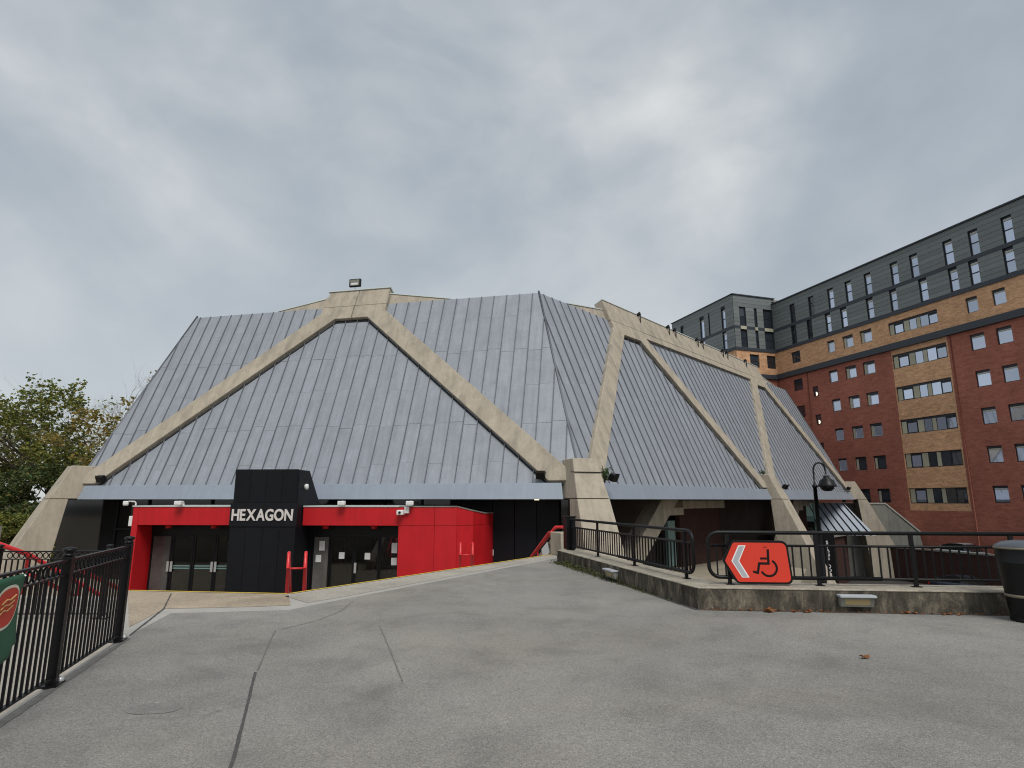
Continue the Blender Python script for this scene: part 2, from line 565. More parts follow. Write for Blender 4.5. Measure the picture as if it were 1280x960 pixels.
def stained_wall_mat():
    m = bpy.data.materials.new('stained_concrete')
    m.use_nodes = True
    t = m.node_tree
    b = t.nodes['Principled BSDF']
    b.inputs['Roughness'].default_value = 0.92
    b.inputs['Specular IOR Level'].default_value = 0.2
    p = N(t, 'ShaderNodeNewGeometry').outputs['Position']
    mp = N(t, 'ShaderNodeMapping')
    mp.inputs['Scale'].default_value = (1, 1, 0.35)
    t.links.new(p, mp.inputs[0])
    n1_ = noise_n(t, mp.outputs[0], 5.0, 8, 0.7, 0.6)
    n2_ = noise_n(t, p, 1.1, 5, 0.6)
    n3_ = noise_n(t, p, 45, 4, 0.7)
    c = ramp_n(t, n1_, [(0.36, (0.026, 0.024, 0.019)), (0.5, (0.08, 0.07, 0.055)), (0.6, (0.17, 0.145, 0.11)), (0.7, (0.36, 0.3, 0.235))])
    c = mix_n(t, ramp_n(t, n2_, [(0.45, 0.0), (0.75, 0.45)]), c, (0.13, 0.118, 0.09))
    c = mix_n(t, 1.0, c, ramp_n(t, n3_, [(0.3, 0.75), (0.7, 1.25)]), 'MULTIPLY')
    t.links.new(c, b.inputs['Base Color'])
    bn = N(t, 'ShaderNodeBump')
    bn.inputs['Strength'].default_value = 0.5
    bn.inputs['Distance'].default_value = 0.02
    t.links.new(math_n(t, 'ADD', n1_, n3_), bn.inputs['Height'])
    t.links.new(bn.outputs[0], b.inputs['Normal'])
    return m


M['stained'] = stained_wall_mat()
M['wall_top'] = mat('weathered_wall_top', (0.34, 0.305, 0.245), rough=0.9, var=0.18, vscale=3, fine=0.2, fscale=50, dirt=(0.12, 0.11, 0.085), dirt_amt=0.6, dirt_scale=3.0)

# ------------------------------------------------------------------ the ground levels
FC = -2.45          # forecourt level at the theatre doors
YD = -5.6           # service yard level
P0, P1, P2, P3 = V((1.19, 16.2, 0)), V((2.77, 9.36, 0)), V((6.9, 8.92, 0)), V((16.5, 7.9, 0))
EC = V((-3.9, 10.91, 0))               # corner of the stair edge
E1 = V((-0.99, 0.13, 0)).normalized()  # stair edge to the left
E2 = V((0.553, 0.833, 0)).normalized() # stair edge to the right
EL, ER = EC + E1 * 11.0, EC + E2 * 9.5


def V2(x, y, z=0.0):
    return V((x, y, z))


def structure(name, mb, m, parent=None, **k):
    o = mb.build(name, m, parent, **k)
    o['kind'] = 'structure'
    return o


structure('ground', MB().poly([(-900, -600, YD), (900, -600, YD), (900, 1200, YD), (-900, 1200, YD)]), M['ground'])
structure('forecourt', MB().prism([(-200, -40, YD + .05), (1.0, -40, YD + .05), (1.0, 19, YD + .05), (8.5, 20.0, YD + .05), (17.6, 37.2, YD + .05), (14.5, 45.0, YD + .05), (5, 70, YD + .05), (-200, 140, YD + .05)], (0, 0, FC - YD - .05)), M['forecourt'])
fl0, fl1 = V2(-3.06, 2.2), V2(-4.62, 7.5)         # fence line on the plaza's left edge
plaza = structure('plaza', MB().prism([V2(-30, -30, YD + .1), V2(34, -30, YD + .1), V2(34, 6.0, YD + .1), P3 + Z * (YD + .1), P2 + Z * (YD + .1), P1 + Z * (YD + .1), P0 + Z * (YD + .1),
                                       ER + Z * (YD + .1), EC + Z * (YD + .1), V2(-6.95, 11.3, YD + .1), fl1 + Z * (YD + .1), fl0 + Z * (YD + .1), V2(-30, 2.2, YD + .1)], (0, 0, -YD - .1)), M['edge_concrete'])
structure('sunken_paving', MB().prism([V2(-30, 2.2, YD + .1), fl0 + V2(-.01, 0, YD + .1), fl1 + V2(-.01, 0, YD + .1), V2(-6.96, 11.3, YD + .1), EL + V2(0, -.02, YD + .1), V2(-30, 14.2, YD + .1)], (0, 0, -YD - .4)), M['aggregate_pale'])


def off_line(a, b, d):
    n = V((-(b - a).y, (b - a).x, 0)).normalized()
    return a + n * d, b + n * d


# asphalt sheet, 4 mm proud of the concrete slab
A_in = V2(-3.31, 9.3)
structure('asphalt_paving', MB().poly([q + Z * .004 for q in (V2(-30, -30), V2(34, -30), V2(34, 6.0), P3, P2, P1, P0, V2(1.25, 17.35), V2(-2.9, 10.05), A_in, V2(-4.9, 9.05), V2(-4.57, 7.5), V2(-3.02, 2.2), V2(-30, 2.2))]), M['asphalt'])
structure('aggregate_paving', MB().poly([q + Z * .004 for q in (V2(-6.85, 11.17), V2(-4.9, 8.1), V2(-5.2, 9.42), V2(-4.0, 9.58), V2(-3.42, 9.72), EC + V2(.05, -.12))]), M['aggregate'])
structure('aggregate_strip', MB().poly([q + Z * .004 for q in (EC + V2(.05, -.3), V2(-3.25, 9.95), V2(-2.95, 10.35), V2(1.27, 17.75), V2(1.36, 18.7))]), M['aggregate_pale'])
# yellow nosing along the top step
for nm, a, b in (('yellow_line', EC, EC + E1 * 3.0), ('yellow_line', ER - E2 * .05, EC)):
    n = V((-(b - a).y, (b - a).x, 0)).normalized()
    structure(nm, MB().poly([a + n * .005 + Z * .008, b + n * .005 + Z * .008, b + n * .075 + Z * .008, a + n * .075 + Z * .008]), M['yellow'])


def strip(name, pts, wd, m, z):
    mb = MB()
    rng = random.Random(int(pts[0][0] * 100))
    dense = []
    for i in range(len(pts) - 1):
        a, b = V2(*pts[i]), V2(*pts[i + 1])
        k = max(2, int((b - a).length / .12))
        for j in range(k):
            dense.append(a.lerp(b, j / k))
    dense.append(V2(*pts[-1]))
    L_, R_ = [], []
    for i, p in enumerate(dense):
        d = (dense[min(i + 1, len(dense) - 1)] - dense[max(i - 1, 0)]).normalized()
        n = V((-d.y, d.x, 0))
        L_.append(p + n * wd * (.5 + rng.uniform(-.12, .12)) + Z * z)
        R_.append(p - n * wd * (.5 + rng.uniform(-.12, .12)) + Z * z)
    for i in range(len(dense) - 1):
        mb.add([L_[i], R_[i], R_[i + 1], L_[i + 1]], [(0, 1, 2, 3)])
    return structure(name, mb, m)


strip('tar_joint', [(-2.42, 6.05), (-2.05, 5.0), (-1.72, 4.05), (-1.52, 3.2), (-1.35, 2.2)], .024, M['joint'], .008)
strip('tar_joint', [(-2.95, 7.9), (-2.72, 7.1), (-2.42, 6.1)], .014, M['scar'], .008)
strip('tar_joint', [(-1.72, 8.2), (-1.35, 7.0), (-.98, 5.75)], .011, M['scar'], .008)
strip('tar_joint', [(-2.55, 10.1), (-2.5, 9.2), (-2.62, 8.5), (-2.9, 7.95)], .01, M['scar'], .008)
mb = MB()
rg = random.Random(3)
pp = [V2(-2.78 + .21 * math.cos(a_) * rg.uniform(.9, 1.1), 5.05 + .13 * math.sin(a_) * rg.uniform(.9, 1.1), .007) for a_ in [k * math.pi / 12 for k in range(24)]]
structure('asphalt_patch', MB().poly(pp), M['patch'])
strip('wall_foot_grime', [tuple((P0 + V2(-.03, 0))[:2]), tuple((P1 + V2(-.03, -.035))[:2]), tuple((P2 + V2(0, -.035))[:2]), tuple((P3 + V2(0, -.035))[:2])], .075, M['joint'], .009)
strip('fence_foot_grime', [(-3.0, 2.25), (-3.75, 4.9), (-4.0, 5.75), (-4.5, 7.45)], .05, M['scar'], .009)
strip('paving_joint', [(-4.58, 7.6), (-5.2, 9.4), (-5.9, 10.85)], .02, M['joint'], .012)

# ------------------------------------------------------------------ steps down to the doors
steps = bpy.data.objects.new('steps', None)
COL.link(steps)
steps.location = (EC.x, EC.y, 0)
steps['kind'] = 'structure'
s1 = V((E1.y, -E1.x, 0))
s1 = s1 if s1.y > 0 else -s1
s2 = V((-E2.y, E2.x, 0))


def edge_off(d):
    a1, a2 = EC + s1 * d, EC + s2 * d
    den = E1.x * E2.y - E1.y * E2.x
    q = a2 - a1
    t_ = (q.x * E2.y - q.y * E2.x) / den
    return a1 + E1 * t_


for k in range(13):
    d0, d1_ = .33 * k + .002, .33 * (k + 1)
    c0, c1 = edge_off(d0), edge_off(d1_)
    zt_ = -.175 * (k + 1)
    mb = MB()
    mb.prism([EC + E1 * 6.4 + s1 * d0 + Z * FC, c0 + Z * FC, c1 + Z * FC, EC + E1 * 6.4 + s1 * d1_ + Z * FC], (0, 0, zt_ - FC))
    mb.prism([c0 + Z * FC, ER + s2 * d0 + Z * FC, ER + s2 * d1_ + Z * FC, c1 + Z * FC], (0, 0, zt_ - FC))
    mb.build('step', M['edge_concrete'], steps)

# ------------------------------------------------------------------ the theatre: a long hexagon with leaning zinc faces
R = V((2.99, 26.0, 2.31))
D1, D2 = math.radians(-12.3), math.radians(47.8)
ZT = 12.6
LEAN = 4.35
u1 = V((math.cos(D1), math.sin(D1), 0))
u2 = V((math.cos(D2), math.sin(D2), 0))
u3 = V((math.cos(D2 + math.pi / 3), math.sin(D2 + math.pi / 3), 0))
FL, RL, BL = 26.4, 44.4, 34.0
SL = math.hypot(LEAN, ZT - R.z)
Lc = R - u1 * FL
Tc = R + u2 * RL
Uc = Tc + u3 * BL
Vc = Uc - u1 * FL
Wc = Vc - u2 * RL


def inw(u):
    return V((-u.y, u.x, 0))


class Face:
    def __init__(s, A, u, ln):
        s.A, s.u, s.ln = A, u, ln
        s.n = inw(u)
        s.up = (s.n * LEAN + Z * (ZT - R.z)).normalized()
        s.N = u.cross(s.up).normalized()
        if s.N.dot(s.n) > 0:
            s.N = -s.N

    def P(s, a, t, w_=0.0):
        return s.A + s.u * a + s.up * t + s.N * w_

    def H(s, a, z, e):                    # horizontal offset e outward of the eave line, absolute z
        p = s.A + s.u * a - s.n * e
        return V((p.x, p.y, z))


front, right = Face(Lc, u1, FL), Face(R, u2, RL)
hidden = [Face(Tc, u3, BL), Face(Uc, -u1, FL), Face(Vc, -u2, RL), Face(Wc, -u3, BL)]
TG = LEAN * math.tan(math.radians(30))   # sideways shift of a top corner

theatre = thing('theatre_building', 'hexagonal theatre with steep grey zinc roof and exposed concrete frames', 'theatre', (R.x, R.y, FC))


def clip(poly, a, b, c):                 # keep a*x+b*y<=c
    out = []
    for i in range(len(poly)):
        p, q = poly[i], poly[(i + 1) % len(poly)]
        fp, fq = a * p[0] + b * p[1] - c, a * q[0] + b * q[1] - c
        if fp <= 0:
            out.append(p)
        if (fp < 0 < fq) or (fq < 0 < fp):
            k = fp / (fp - fq)
            out.append((p[0] + (q[0] - p[0]) * k, p[1] + (q[1] - p[1]) * k))
    return out


def zinc_face(fc, name, label, rows, pitch):
    deck = MB().add([fc.P(0, 0, -.06), fc.P(fc.ln, 0, -.06), fc.P(fc.ln - TG, SL, -.06), fc.P(TG, SL, -.06)], [(0, 1, 2, 3)])
    root = deck.build(name, M['black_gap'], theatre, label=label)
    n = round(fc.ln / pitch)
    pw = fc.ln / n
    rng = random.Random(len(rows))
    k = SL / TG
    for i in range(n):
        a0, a1 = i * pw + .006, (i + 1) * pw - .006
        js = [-.02] + [r + rng.uniform(-.14, .14) for r in rows] + [SL]
        for j in range(len(js) - 1):
            q = [(a0, js[j] + .004), (a1, js[j] + .004), (a1, js[j + 1] - .004), (a0, js[j + 1] - .004)]
            q = clip(q, -k, 1, -k * .03)
            q = clip(q, k, 1, k * (fc.ln - .03))
            if len(q) < 3:
                continue
            w0 = rng.uniform(.0, .008) + .006 * ((len(js) - j) % 2)
            tl = rng.uniform(-.006, .006)
            pts = [fc.P(x, y, w0 + tl * (x - a0) + rng.uniform(-.003, .003)) for x, y in q]
            MB().prism([p - fc.N * .03 for p in pts], fc.N * .03).build('zinc_sheet', M['zinc'], root)
    for i in range(1, n):
        a = i * pw
        top = min(SL, k * a, k * (fc.ln - a))
        if top < .4:
            continue
        h = .065
        MB().prism([fc.P(a - .022, 0, 0), fc.P(a + .022, 0, 0), fc.P(a + .014, 0, h), fc.P(a - .014, 0, h)], fc.up * (top - .02)).build('seam', M['seam'], root)
    return root


rf = zinc_face(front, 'roof_face', 'grey zinc roof slope over the entrance', [1.0, 3.15, 5.3, 7.45, 9.6], .71)
rr = zinc_face(right, 'roof_face', 'grey zinc roof slope with close dark seams above the service yard', [5.4], .72)
mb = MB()
for fc in hidden:
    mb.add([fc.P(0, 0), fc.P(fc.ln, 0), fc.P(fc.ln - TG, SL), fc.P(TG, SL)], [(0, 1, 2, 3)])
mb.build('roof_face', M['zinc'], theatre)
tops = [fc.P(TG, SL, -.05) for fc in (front, right, *hidden)]
MB().poly([p - Z * .03 for p in tops]).build('flat_roof', M['grey_concrete'], theatre)
# ridge flashing on the corners
for p, q in ((front.P(FL, 0), front.P(FL - TG, SL)), (front.P(0, 0), front.P(TG, SL)), (Tc, right.P(RL - TG, SL))):
    MB().tube([p, q + (q - p).normalized() * .12], .055, 8).build('ridge_roll', M['seam'], theatre)


def beam_poly(fc, pts, w0=-.04, w1=.24, name='beam', m='concrete', bev=.03):
    return MB().prism([fc.P(a, t, w0) for a, t in pts], fc.N * (w1 - w0)).build(name, M[m], theatre, bevel=bev)


def a_frame(fc, c, half):
    for sg in (-1, 1):
        # raking beam: inner edge from the node to the apex, outer edge 1.13 m further out
        i0, i1 = (c + sg * (half - 1.42), .0), (c + sg * 1.0, 10.1)
        d = V((i1[0] - i0[0], i1[1] - i0[1])).normalized()
        nn = V((sg * abs(d[1]), abs(d[0])))
        o1 = (c + sg * 1.92, 11.0)
        tt = (o1[0] - i0[0] - nn[0] * 1.0) / d[0]
        o0 = (i0[0] + nn[0] * 1.0 - d[0] * .45, i0[1] + nn[1] * 1.0 - d[1] * .45)
        o1 = (c + sg * 1.98, i0[1] + nn[1] * 1.0 + d[1] * ((c + sg * 1.98 - i0[0] - nn[0] * 1.0) / d[0]))
        kx = c + sg * (half - .28)
        ky = i0[1] + nn[1] * 1.0 + d[1] * ((kx - i0[0] - nn[0] * 1.0) / d[0])
        b = beam_poly(fc, [(i0[0], .03), (kx, .03), (kx, max(.2, ky)), o1, (c + sg * 1.98, 11.0), (c + sg * .02, 11.0), (c + sg * .02, 10.1), i1], name='raking_beam')
        # black strip along the inner edge, painting in the beam's underside shade
        MB().prism([fc.P(i0[0] - sg * .16, 0, .0), fc.P(i0[0] - sg * .04, 0, .0), fc.P(i1[0] - sg * .0, 10.02, .0), fc.P(i1[0] - sg * .12, 10.02, .0)], fc.N * .04).build('shade_strip', M['black_gap'], theatre)
    for sg in (-1, 1):
        x0, x1 = c + sg * (half - .3), c + sg * 2.0
        MB().prism([fc.P(x0 + sg * .02, .9, .0), fc.P(x0 + sg * .14, .9, .0), fc.P(x1 + sg * .14, 10.75, .0), fc.P(x1 + sg * .02, 10.75, .0)], fc.N * .1).build('shade_strip', M['black_gap'], theatre) if False else None
    MB().prism([fc.P(c - .95, 9.95, 0), fc.P(c + .95, 9.95, 0), fc.P(c + .95, 10.09, 0), fc.P(c - .95, 10.09, 0)], fc.N * .04).build('shade_strip', M['black_gap'], theatre)  # painted shade below the crosspiece


a_frame(front, FL / 2, FL / 2)
a_frame(right, RL / 4, RL / 4)
a_frame(right, RL * .75, RL / 4)
# cap block and coping over the front frame
c = FL / 2
for sg in (-1, 1):
    MB().prism([front.P(c + sg * .015, 11.03, -.5), front.P(c + sg * 1.98, 11.03, -.5), front.P(c + sg * 1.98, 11.03, .22), front.P(c + sg * .015, 11.03, .22)], front.up * .78).build('cap_block', M['concrete'], theatre, bevel=.02)
    MB().prism([front.P(c + sg * .015, 11.82, -.5), front.P(c + sg * 1.9, 11.82, -.5), front.P(c + sg * 1.9, 11.82, .15), front.P(c + sg * .015, 11.82, .15)], front.up * .42).build('cap_block', M['concrete'], theatre, bevel=.02)
MB().prism([front.P(c - 1.96, 12.245, -.5), front.P(c + 1.96, 12.245, -.5), front.P(c + 1.96, 12.245, .22), front.P(c - 1.96, 12.245, .22)], front.up * .07).build('coping', M['coping'], theatre)
for fc, cc, sg, ln in ((front, c, -1, 3.2), (front, c, 1, 3.8), (right, RL / 4, -1, 4.2), (right, RL * .75, 1, 3.5)):
    x0 = cc + sg * 1.9
    MB().prism([fc.P(x0, 11.0, -.5), fc.P(x0 + sg * ln, 11.0, -.5), fc.P(x0 + sg * ln, 11.2, -.5), fc.P(x0, 11.95, -.5)], fc.N * .45).build('parapet_wedge', M['concrete'], theatre)
    MB().prism([fc.P(x0, 11.955, -.55), fc.P(x0 + sg * ln, 11.205, -.55), fc.P(x0 + sg * ln, 11.26, -.55), fc.P(x0, 12.02, -.55)], fc.N * .55).build('coping', M['coping'], theatre)
# long top beam of the right face
b0, b1 = RL / 4 - 1.98, RL * .75 + 1.98
for x0, x1 in ((b0, RL / 4 + .9), (RL / 4 + .93, RL * .75 - .9), (RL * .75 - .87, b1)):
    MB().prism([right.P(x0, 11.03, -.4), right.P(x1, 11.03, -.4), right.P(x1, 11.03, .22), right.P(x0, 11.03, .22)], right.up * 1.5).build('top_beam', M['concrete'], theatre, bevel=.02)
MB().prism([right.P(RL / 4 + 2.0, 10.55, -.02), right.P(RL * .75 - 2.0, 10.55, -.02), right.P(RL * .75 - 2.0, 11.02, -.02), right.P(RL / 4 + 2.0, 11.02, -.02)], right.N * .22).build('top_beam', M['concrete'], theatre)
MB().prism([right.P(b0, 12.54, -.4), right.P(b1, 12.54, -.4), right.P(b1, 12.54, .27), right.P(b0, 12.54, .27)], right.up * .07).build('coping', M['coping'], theatre)


def node_leg(C, o, ws, zb, k=.45):
    tdir = V((-o.y, o.x, 0))

    def sec(z, e0, e1, w_, ):
        return [V((C.x, C.y, z)) + o * e1 - tdir * w_ * -.5 * sg + V((0, 0, 0)) for sg in ()]

    def block(name, z0, z1, eo0, eo1, ei0, ei1, w0, w1):
        def ring(z, eo, ei, w_):
            c0 = V((C.x, C.y, z))
            return [c0 + o * ei - tdir * w_ / 2, c0 + o * eo - tdir * w_ / 2, c0 + o * eo + tdir * w_ / 2, c0 + o * ei + tdir * w_ / 2]
        MB().hexa(ring(z0, eo0, ei0, w0) + ring(z1, eo1, ei1, w1)).build(name, M['concrete'], theatre, bevel=.03)
    block('capital', 1.665, 3.35, 1.15, .32, -.7, -1.2, ws[1], ws[0])
    MB().hexa([V((C.x, C.y, z)) + o * e + tdir * s_ * (ws[1] / 2 - .05) for z, in ((1.60,), (1.70,)) for e, s_ in ((-.3, -1), (1.08, -1), (1.08, 1), (-.3, 1))]).build('joint', M['black_gap'], theatre)
    block('leg', zb, 1.635, 1.165 + k * (1.635 - zb), 1.165, .95, .35, ws[2], ws[1])


oR = -(inw(u1) + inw(u2)).normalized()
oL = -(inw(u1) + inw(-u3)).normalized()
oT = -(inw(u2) + inw(u3)).normalized()
node_leg(R, oR, (1.08, 1.46, 1.9), FC)
node_leg(Lc, oL, (1.15, 1.4, 1.7), FC, .47)
node_leg(R + u2 * RL / 2, -inw(u2), (1.25, 1.4, 1.9), YD)
node_leg(Tc, oT, (1.25, 1.5, 2.1), YD)

# fascia, soffit, recessed walls
for fc, segs in ((front, [(.75, FL - .75)]), (right, [(.75, RL / 2 - .66), (RL / 2 + .66, RL - .7)])):
    for x0, x1 in segs:
        MB().hexa([fc.H(x0, 1.63, .48), fc.H(x1, 1.63, .48), fc.H(x1, 1.63, -.3), fc.H(x0, 1.63, -.3),
                   fc.H(x0 + .1, 2.33, .22), fc.H(x1 - .1, 2.33, .22), fc.H(x1 - .1, 2.28, -.3), fc.H(x0 + .1, 2.28, -.3)]).build('fascia', M['fascia'], theatre, bevel=.015)
mb = MB()
for fc in hidden:
    mb.hexa([fc.H(.6, 1.63, .48), fc.H(fc.ln - .6, 1.63, .48), fc.H(fc.ln - .6, 1.63, -.3), fc.H(.6, 1.63, -.3),
             fc.H(.7, 2.33, .22), fc.H(fc.ln - .7, 2.33, .22), fc.H(fc.ln - .7, 2.28, -.3), fc.H(.7, 2.28, -.3)])
mb.build('fascia', M['fascia'], theatre)
inner = []
for fc in (front, right, *hidden):
    inner.append(fc.H(0, 1.655, 0))
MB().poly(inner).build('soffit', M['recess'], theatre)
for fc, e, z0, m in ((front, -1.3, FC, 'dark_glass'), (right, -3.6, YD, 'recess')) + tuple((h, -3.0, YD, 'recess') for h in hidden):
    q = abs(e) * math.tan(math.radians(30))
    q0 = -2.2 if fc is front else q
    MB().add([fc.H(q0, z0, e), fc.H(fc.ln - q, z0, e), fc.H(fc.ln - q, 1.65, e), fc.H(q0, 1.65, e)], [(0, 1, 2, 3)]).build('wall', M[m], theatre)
for i in range(13):
    a = 1.6 + i * 1.9
    MB().box(front.H(a, (FC + 1.65) / 2, -1.26), (.09, .1, 1.6 - FC), u1).build('mullion', M['frame_black'], theatre)
MB().box(front.H(FL / 2, .1, -1.25), (FL - 3, .1, .1), u1).build('transom', M['frame_black'], theatre)
# black cladding in the corner bay right of the red wall
for i in range(5):
    a = FL - 6.2 + i * 1.02
    MB().box(front.H(a + .5, (FC + 1.6) / 2, -.98), (.99, .1, 1.6 - FC), u1).build('cladding_panel', M['black_clad'], theatre)
for i in range(3):
    MB().box(front.H(FL - 4.42 + i * .13, -.72, -.92), (.1, .01, .26), u1).build('notice', M['paper'], theatre)
MB().lathe([(0, 0), (.11, 0), (.11, .05), (0, .05)], front.H(FL - 2.05, 1.59, -.5), 12).build('soffit_light', M['lamp_glow'], theatre)
# inner raking struts and brick panels under the right eave
for s0 in (0, RL / 2):
    z0 = FC if s0 == 0 else YD
    k0 = 4.3 - (0 if s0 == 0 else 1.6)
    MB().prism([right.H(s0 + k0, z0, -1.2), right.H(s0 + k0 + 1.5, z0, -1.2), right.H(s0 + 11.2, 1.64, -1.2), right.H(s0 + 9.2, 1.64, -1.2)], right.n * .9).build('inner_strut', M['concrete'], theatre, bevel=.03)
    MB().prism([right.H(s0 + k0 + 1.62, z0, -1.5), right.H(s0 + k0 + 2.2, z0, -1.5), right.H(s0 + 10.2, .72, -1.5), right.H(s0 + 9.8, 1.1, -1.5)], right.n * .5).build('inner_strut', M['concrete'], theatre)
    MB().box(right.H(s0 + 11.1, .95, -1.7), (2.2, .5, .42), u2).build('inner_beam', M['concrete'], theatre)
    MB().box(right.H(s0 + 17.0, 1.32, -2.6), (6.2, .6, .5), u2).build('inner_beam', M['concrete'], theatre)
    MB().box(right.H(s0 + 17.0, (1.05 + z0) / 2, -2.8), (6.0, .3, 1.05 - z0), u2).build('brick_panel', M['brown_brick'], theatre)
MB().box(right.H(13.2, -1.0, -2.9), (.9, .2, 2.7), u2).build('door', M['teal'], theatre)
for i in range(7):
    MB().box(right.H(6.2 + i * 1.0, -1.5, -3.3), (.07, .1, 1.8), u2).build('mullion', M['frame_black'], theatre)

# ------------------------------------------------------------------ red entrance porch
PU = V((math.cos(math.radians(-4)), math.sin(math.radians(-4)), 0))
PN = inw(PU)
PO = V((-16.13, 26.0, 0))


def Q(s_, n_, z):
    p = PO + PU * s_ + PN * n_
    return V((p.x, p.y, z))


def qbox(mb, s0, s1_, n0, n1_, z0, z1):
    return mb.hexa([Q(s0, n0, z0), Q(s1_, n0, z0), Q(s1_, n1_, z0), Q(s0, n1_, z0), Q(s0, n0, z1), Q(s1_, n0, z1), Q(s1_, n1_, z1), Q(s0, n1_, z1)])


porch = thing('entrance_porch', 'bright red entrance porch with glazed doors under the zinc roof', 'porch', Q(5.7, 1, FC))
qbox(MB(), .26, 4.66, 0, .3, .56, 1.31).build('fascia', M['red'], porch, bevel=.015)
qbox(MB(), 7.44, 11.5, 0, .3, .56, 1.31).build('fascia', M['red'], porch, bevel=.015)
qbox(MB(), 0, .255, .002, 3.2, FC, 1.31).build('side_wall', M['red'], porch, bevel=.015)
qbox(MB(), .26, 11.5, .302, 3.2, .6, .72).build('soffit', M['red'], porch)
qbox(MB(), -.03, 4.66, -.03, 3.3, 1.312, 1.37).build('coping', M['coping'], porch)
qbox(MB(), 7.44, 11.52, -.03, 3.3, 1.312, 1.37).build('coping', M['coping'], porch)
for s_ in (1.25, 3.3, 8.2, 10.3):
    MB().lathe([(0, 0), (.13, 0), (.13, .19), (0, .19)], Q(s_, .62, .405), 14).build('downlight', M['red'], porch)


def door_leaf(s0, s1_, handle=None, grey=False, band=True):
    mb = MB()
    n0, n1_ = 1.0, 1.08
    zb, zt_ = FC + .02, .12
    qbox(mb, s0, s0 + .07, n0, n1_, zb, zt_)
    qbox(mb, s1_ - .07, s1_, n0, n1_, zb, zt_)
    qbox(mb, s0 + .07, s1_ - .07, n0, n1_, zb, zb + .12)
    qbox(mb, s0 + .07, s1_ - .07, n0, n1_, zt_ - .08, zt_)
    d = mb.build('door', M['frame_black'], porch)
    qbox(MB(), s0 + .07, s1_ - .07, 1.025, 1.045, zb + .12, zt_ - .08).build('pane', M['door_glass'] if grey else M['glazing'], d)
    if band and not grey:
        for zz in (-1.32, -1.22):
            qbox(MB(), s0 + .1, s1_ - .1, 1.018, 1.022, zz, zz + .05).build('glass_band', M['teal'], d)
    if handle is not None:
        MB().box(Q(handle, .95, -1.22), (.1, .03, .42), PU).build('handle', M['steel'], d)
    return d


door_leaf(.3, 1.24, 1.17, grey=True)
door_leaf(1.26, 2.22, 1.33)
door_leaf(2.24, 3.22, 3.15)
door_leaf(3.24, 4.2, 3.31)
door_leaf(4.22, 5.2)
door_leaf(7.52, 8.3, grey=True)
door_leaf(8.32, 9.36, band=False)
door_leaf(9.38, 10.44, 9.45, band=False)
door_leaf(10.46, 11.49, band=False)
qbox(MB(), .26, 5.2, .99, 1.1, .125, .6).build('door_head', M['frame_black'], porch)
qbox(MB(), 7.2, 11.49, .99, 1.1, .125, .6).build('door_head', M['frame_black'], porch)
qbox(MB(), 6.9, 7.5, .98, 1.15, FC, .6).build('jamb', M['black_clad'], porch)
qbox(MB(), .26, 11.49, 4.4, 4.5, FC, .6).build('lobby_wall', M['lobby'], porch)
qbox(MB(), .26, 11.49, 1.1, 4.4, FC + .004, FC + .02).build('lobby_floor', M['grey_concrete'], porch)
qbox(MB(), .26, 11.49, 3.2, 4.4, .6, .72).build('lobby_ceiling', M['recess'], porch)
qbox(MB(), .26, .34, 1.1, 4.4, FC, .6).build('lobby_wall', M['lobby'], porch)
qbox(MB(), 11.4, 11.48, 1.1, 4.4, FC, .6).build('lobby_wall', M['lobby'], porch)
for i in range(9):
    qbox(MB(), 8.4, 11.2, 4.33, 4.39, FC + .25 + i * .24, FC + .33 + i * .24).build('wall_slat', M['edge_concrete'], porch)
for s_ in (1.9, 3.4, 5.0):
    qbox(MB(), s_, s_ + .8, 4.34, 4.39, -1.5, -.4).build('poster', M['cream'], porch)
for s_, z, hh in ((7.95, -.32, .4), (7.82, -.85, .3), (8.83, -.72, .27), (9.95, -.74, .27), (11.1, -.4, .42), (11.1, -.95, .3)):
    MB().box(Q(s_, .99, z), (.24, .006, hh), PU).build('notice', M['paper'], porch)
# red wall turning the corner at the right end
wall_pts = [Q(11.5, -.02, 0), Q(13.0, -.05, 0), Q(13.9, .05, 0), V((-1.62, 25.6, 0)), V((-1.18, 26.6, 0)), V((-.72, 28.3, 0))]
tops_ = [1.31, 1.31, 1.31, 1.14, 1.02, 1.0]
for i in range(len(wall_pts) - 1):
    a, b = wall_pts[i], wall_pts[i + 1]
    d = (b - a).normalized()
    n_ = V((-d.y, d.x, 0)) * .25
    a, b = a + d * .006, b - d * .006
    MB().hexa([a + Z * FC, b + Z * FC, b + n_ + Z * FC, a + n_ + Z * FC, a + Z * .56, b + Z * .56, b + n_ + Z * .56, a + n_ + Z * .56]).build('wall_panel', M['red'], porch)
    MB().hexa([a + Z * .575, b + Z * .575, b + n_ + Z * .575, a + n_ + Z * .575, a + Z * tops_[i], b + Z * tops_[i + 1], b + n_ + Z * tops_[i + 1], a + n_ + Z * tops_[i]]).build('wall_panel', M['red'], porch)
    MB().hexa([p + Z * zz for zz in (FC, .98) for p in (a + n_ * .1, b + n_ * .1, b + n_ * .8, a + n_ * .8)]).build('wall_core', M['black_gap'], porch)
    MB().hexa([a - n_ * .1 + Z * (tops_[i] + .003), b - n_ * .1 + Z * (tops_[i + 1] + .003), b + n_ * 1.1 + Z * (tops_[i + 1] + .003), a + n_ * 1.1 + Z * (tops_[i] + .003),
               a - n_ * .1 + Z * (tops_[i] + .05), b - n_ * .1 + Z * (tops_[i + 1] + .05), b + n_ * 1.1 + Z * (tops_[i + 1] + .05), a + n_ * 1.1 + Z * (tops_[i] + .05)]).build('coping', M['grey_concrete'], porch)


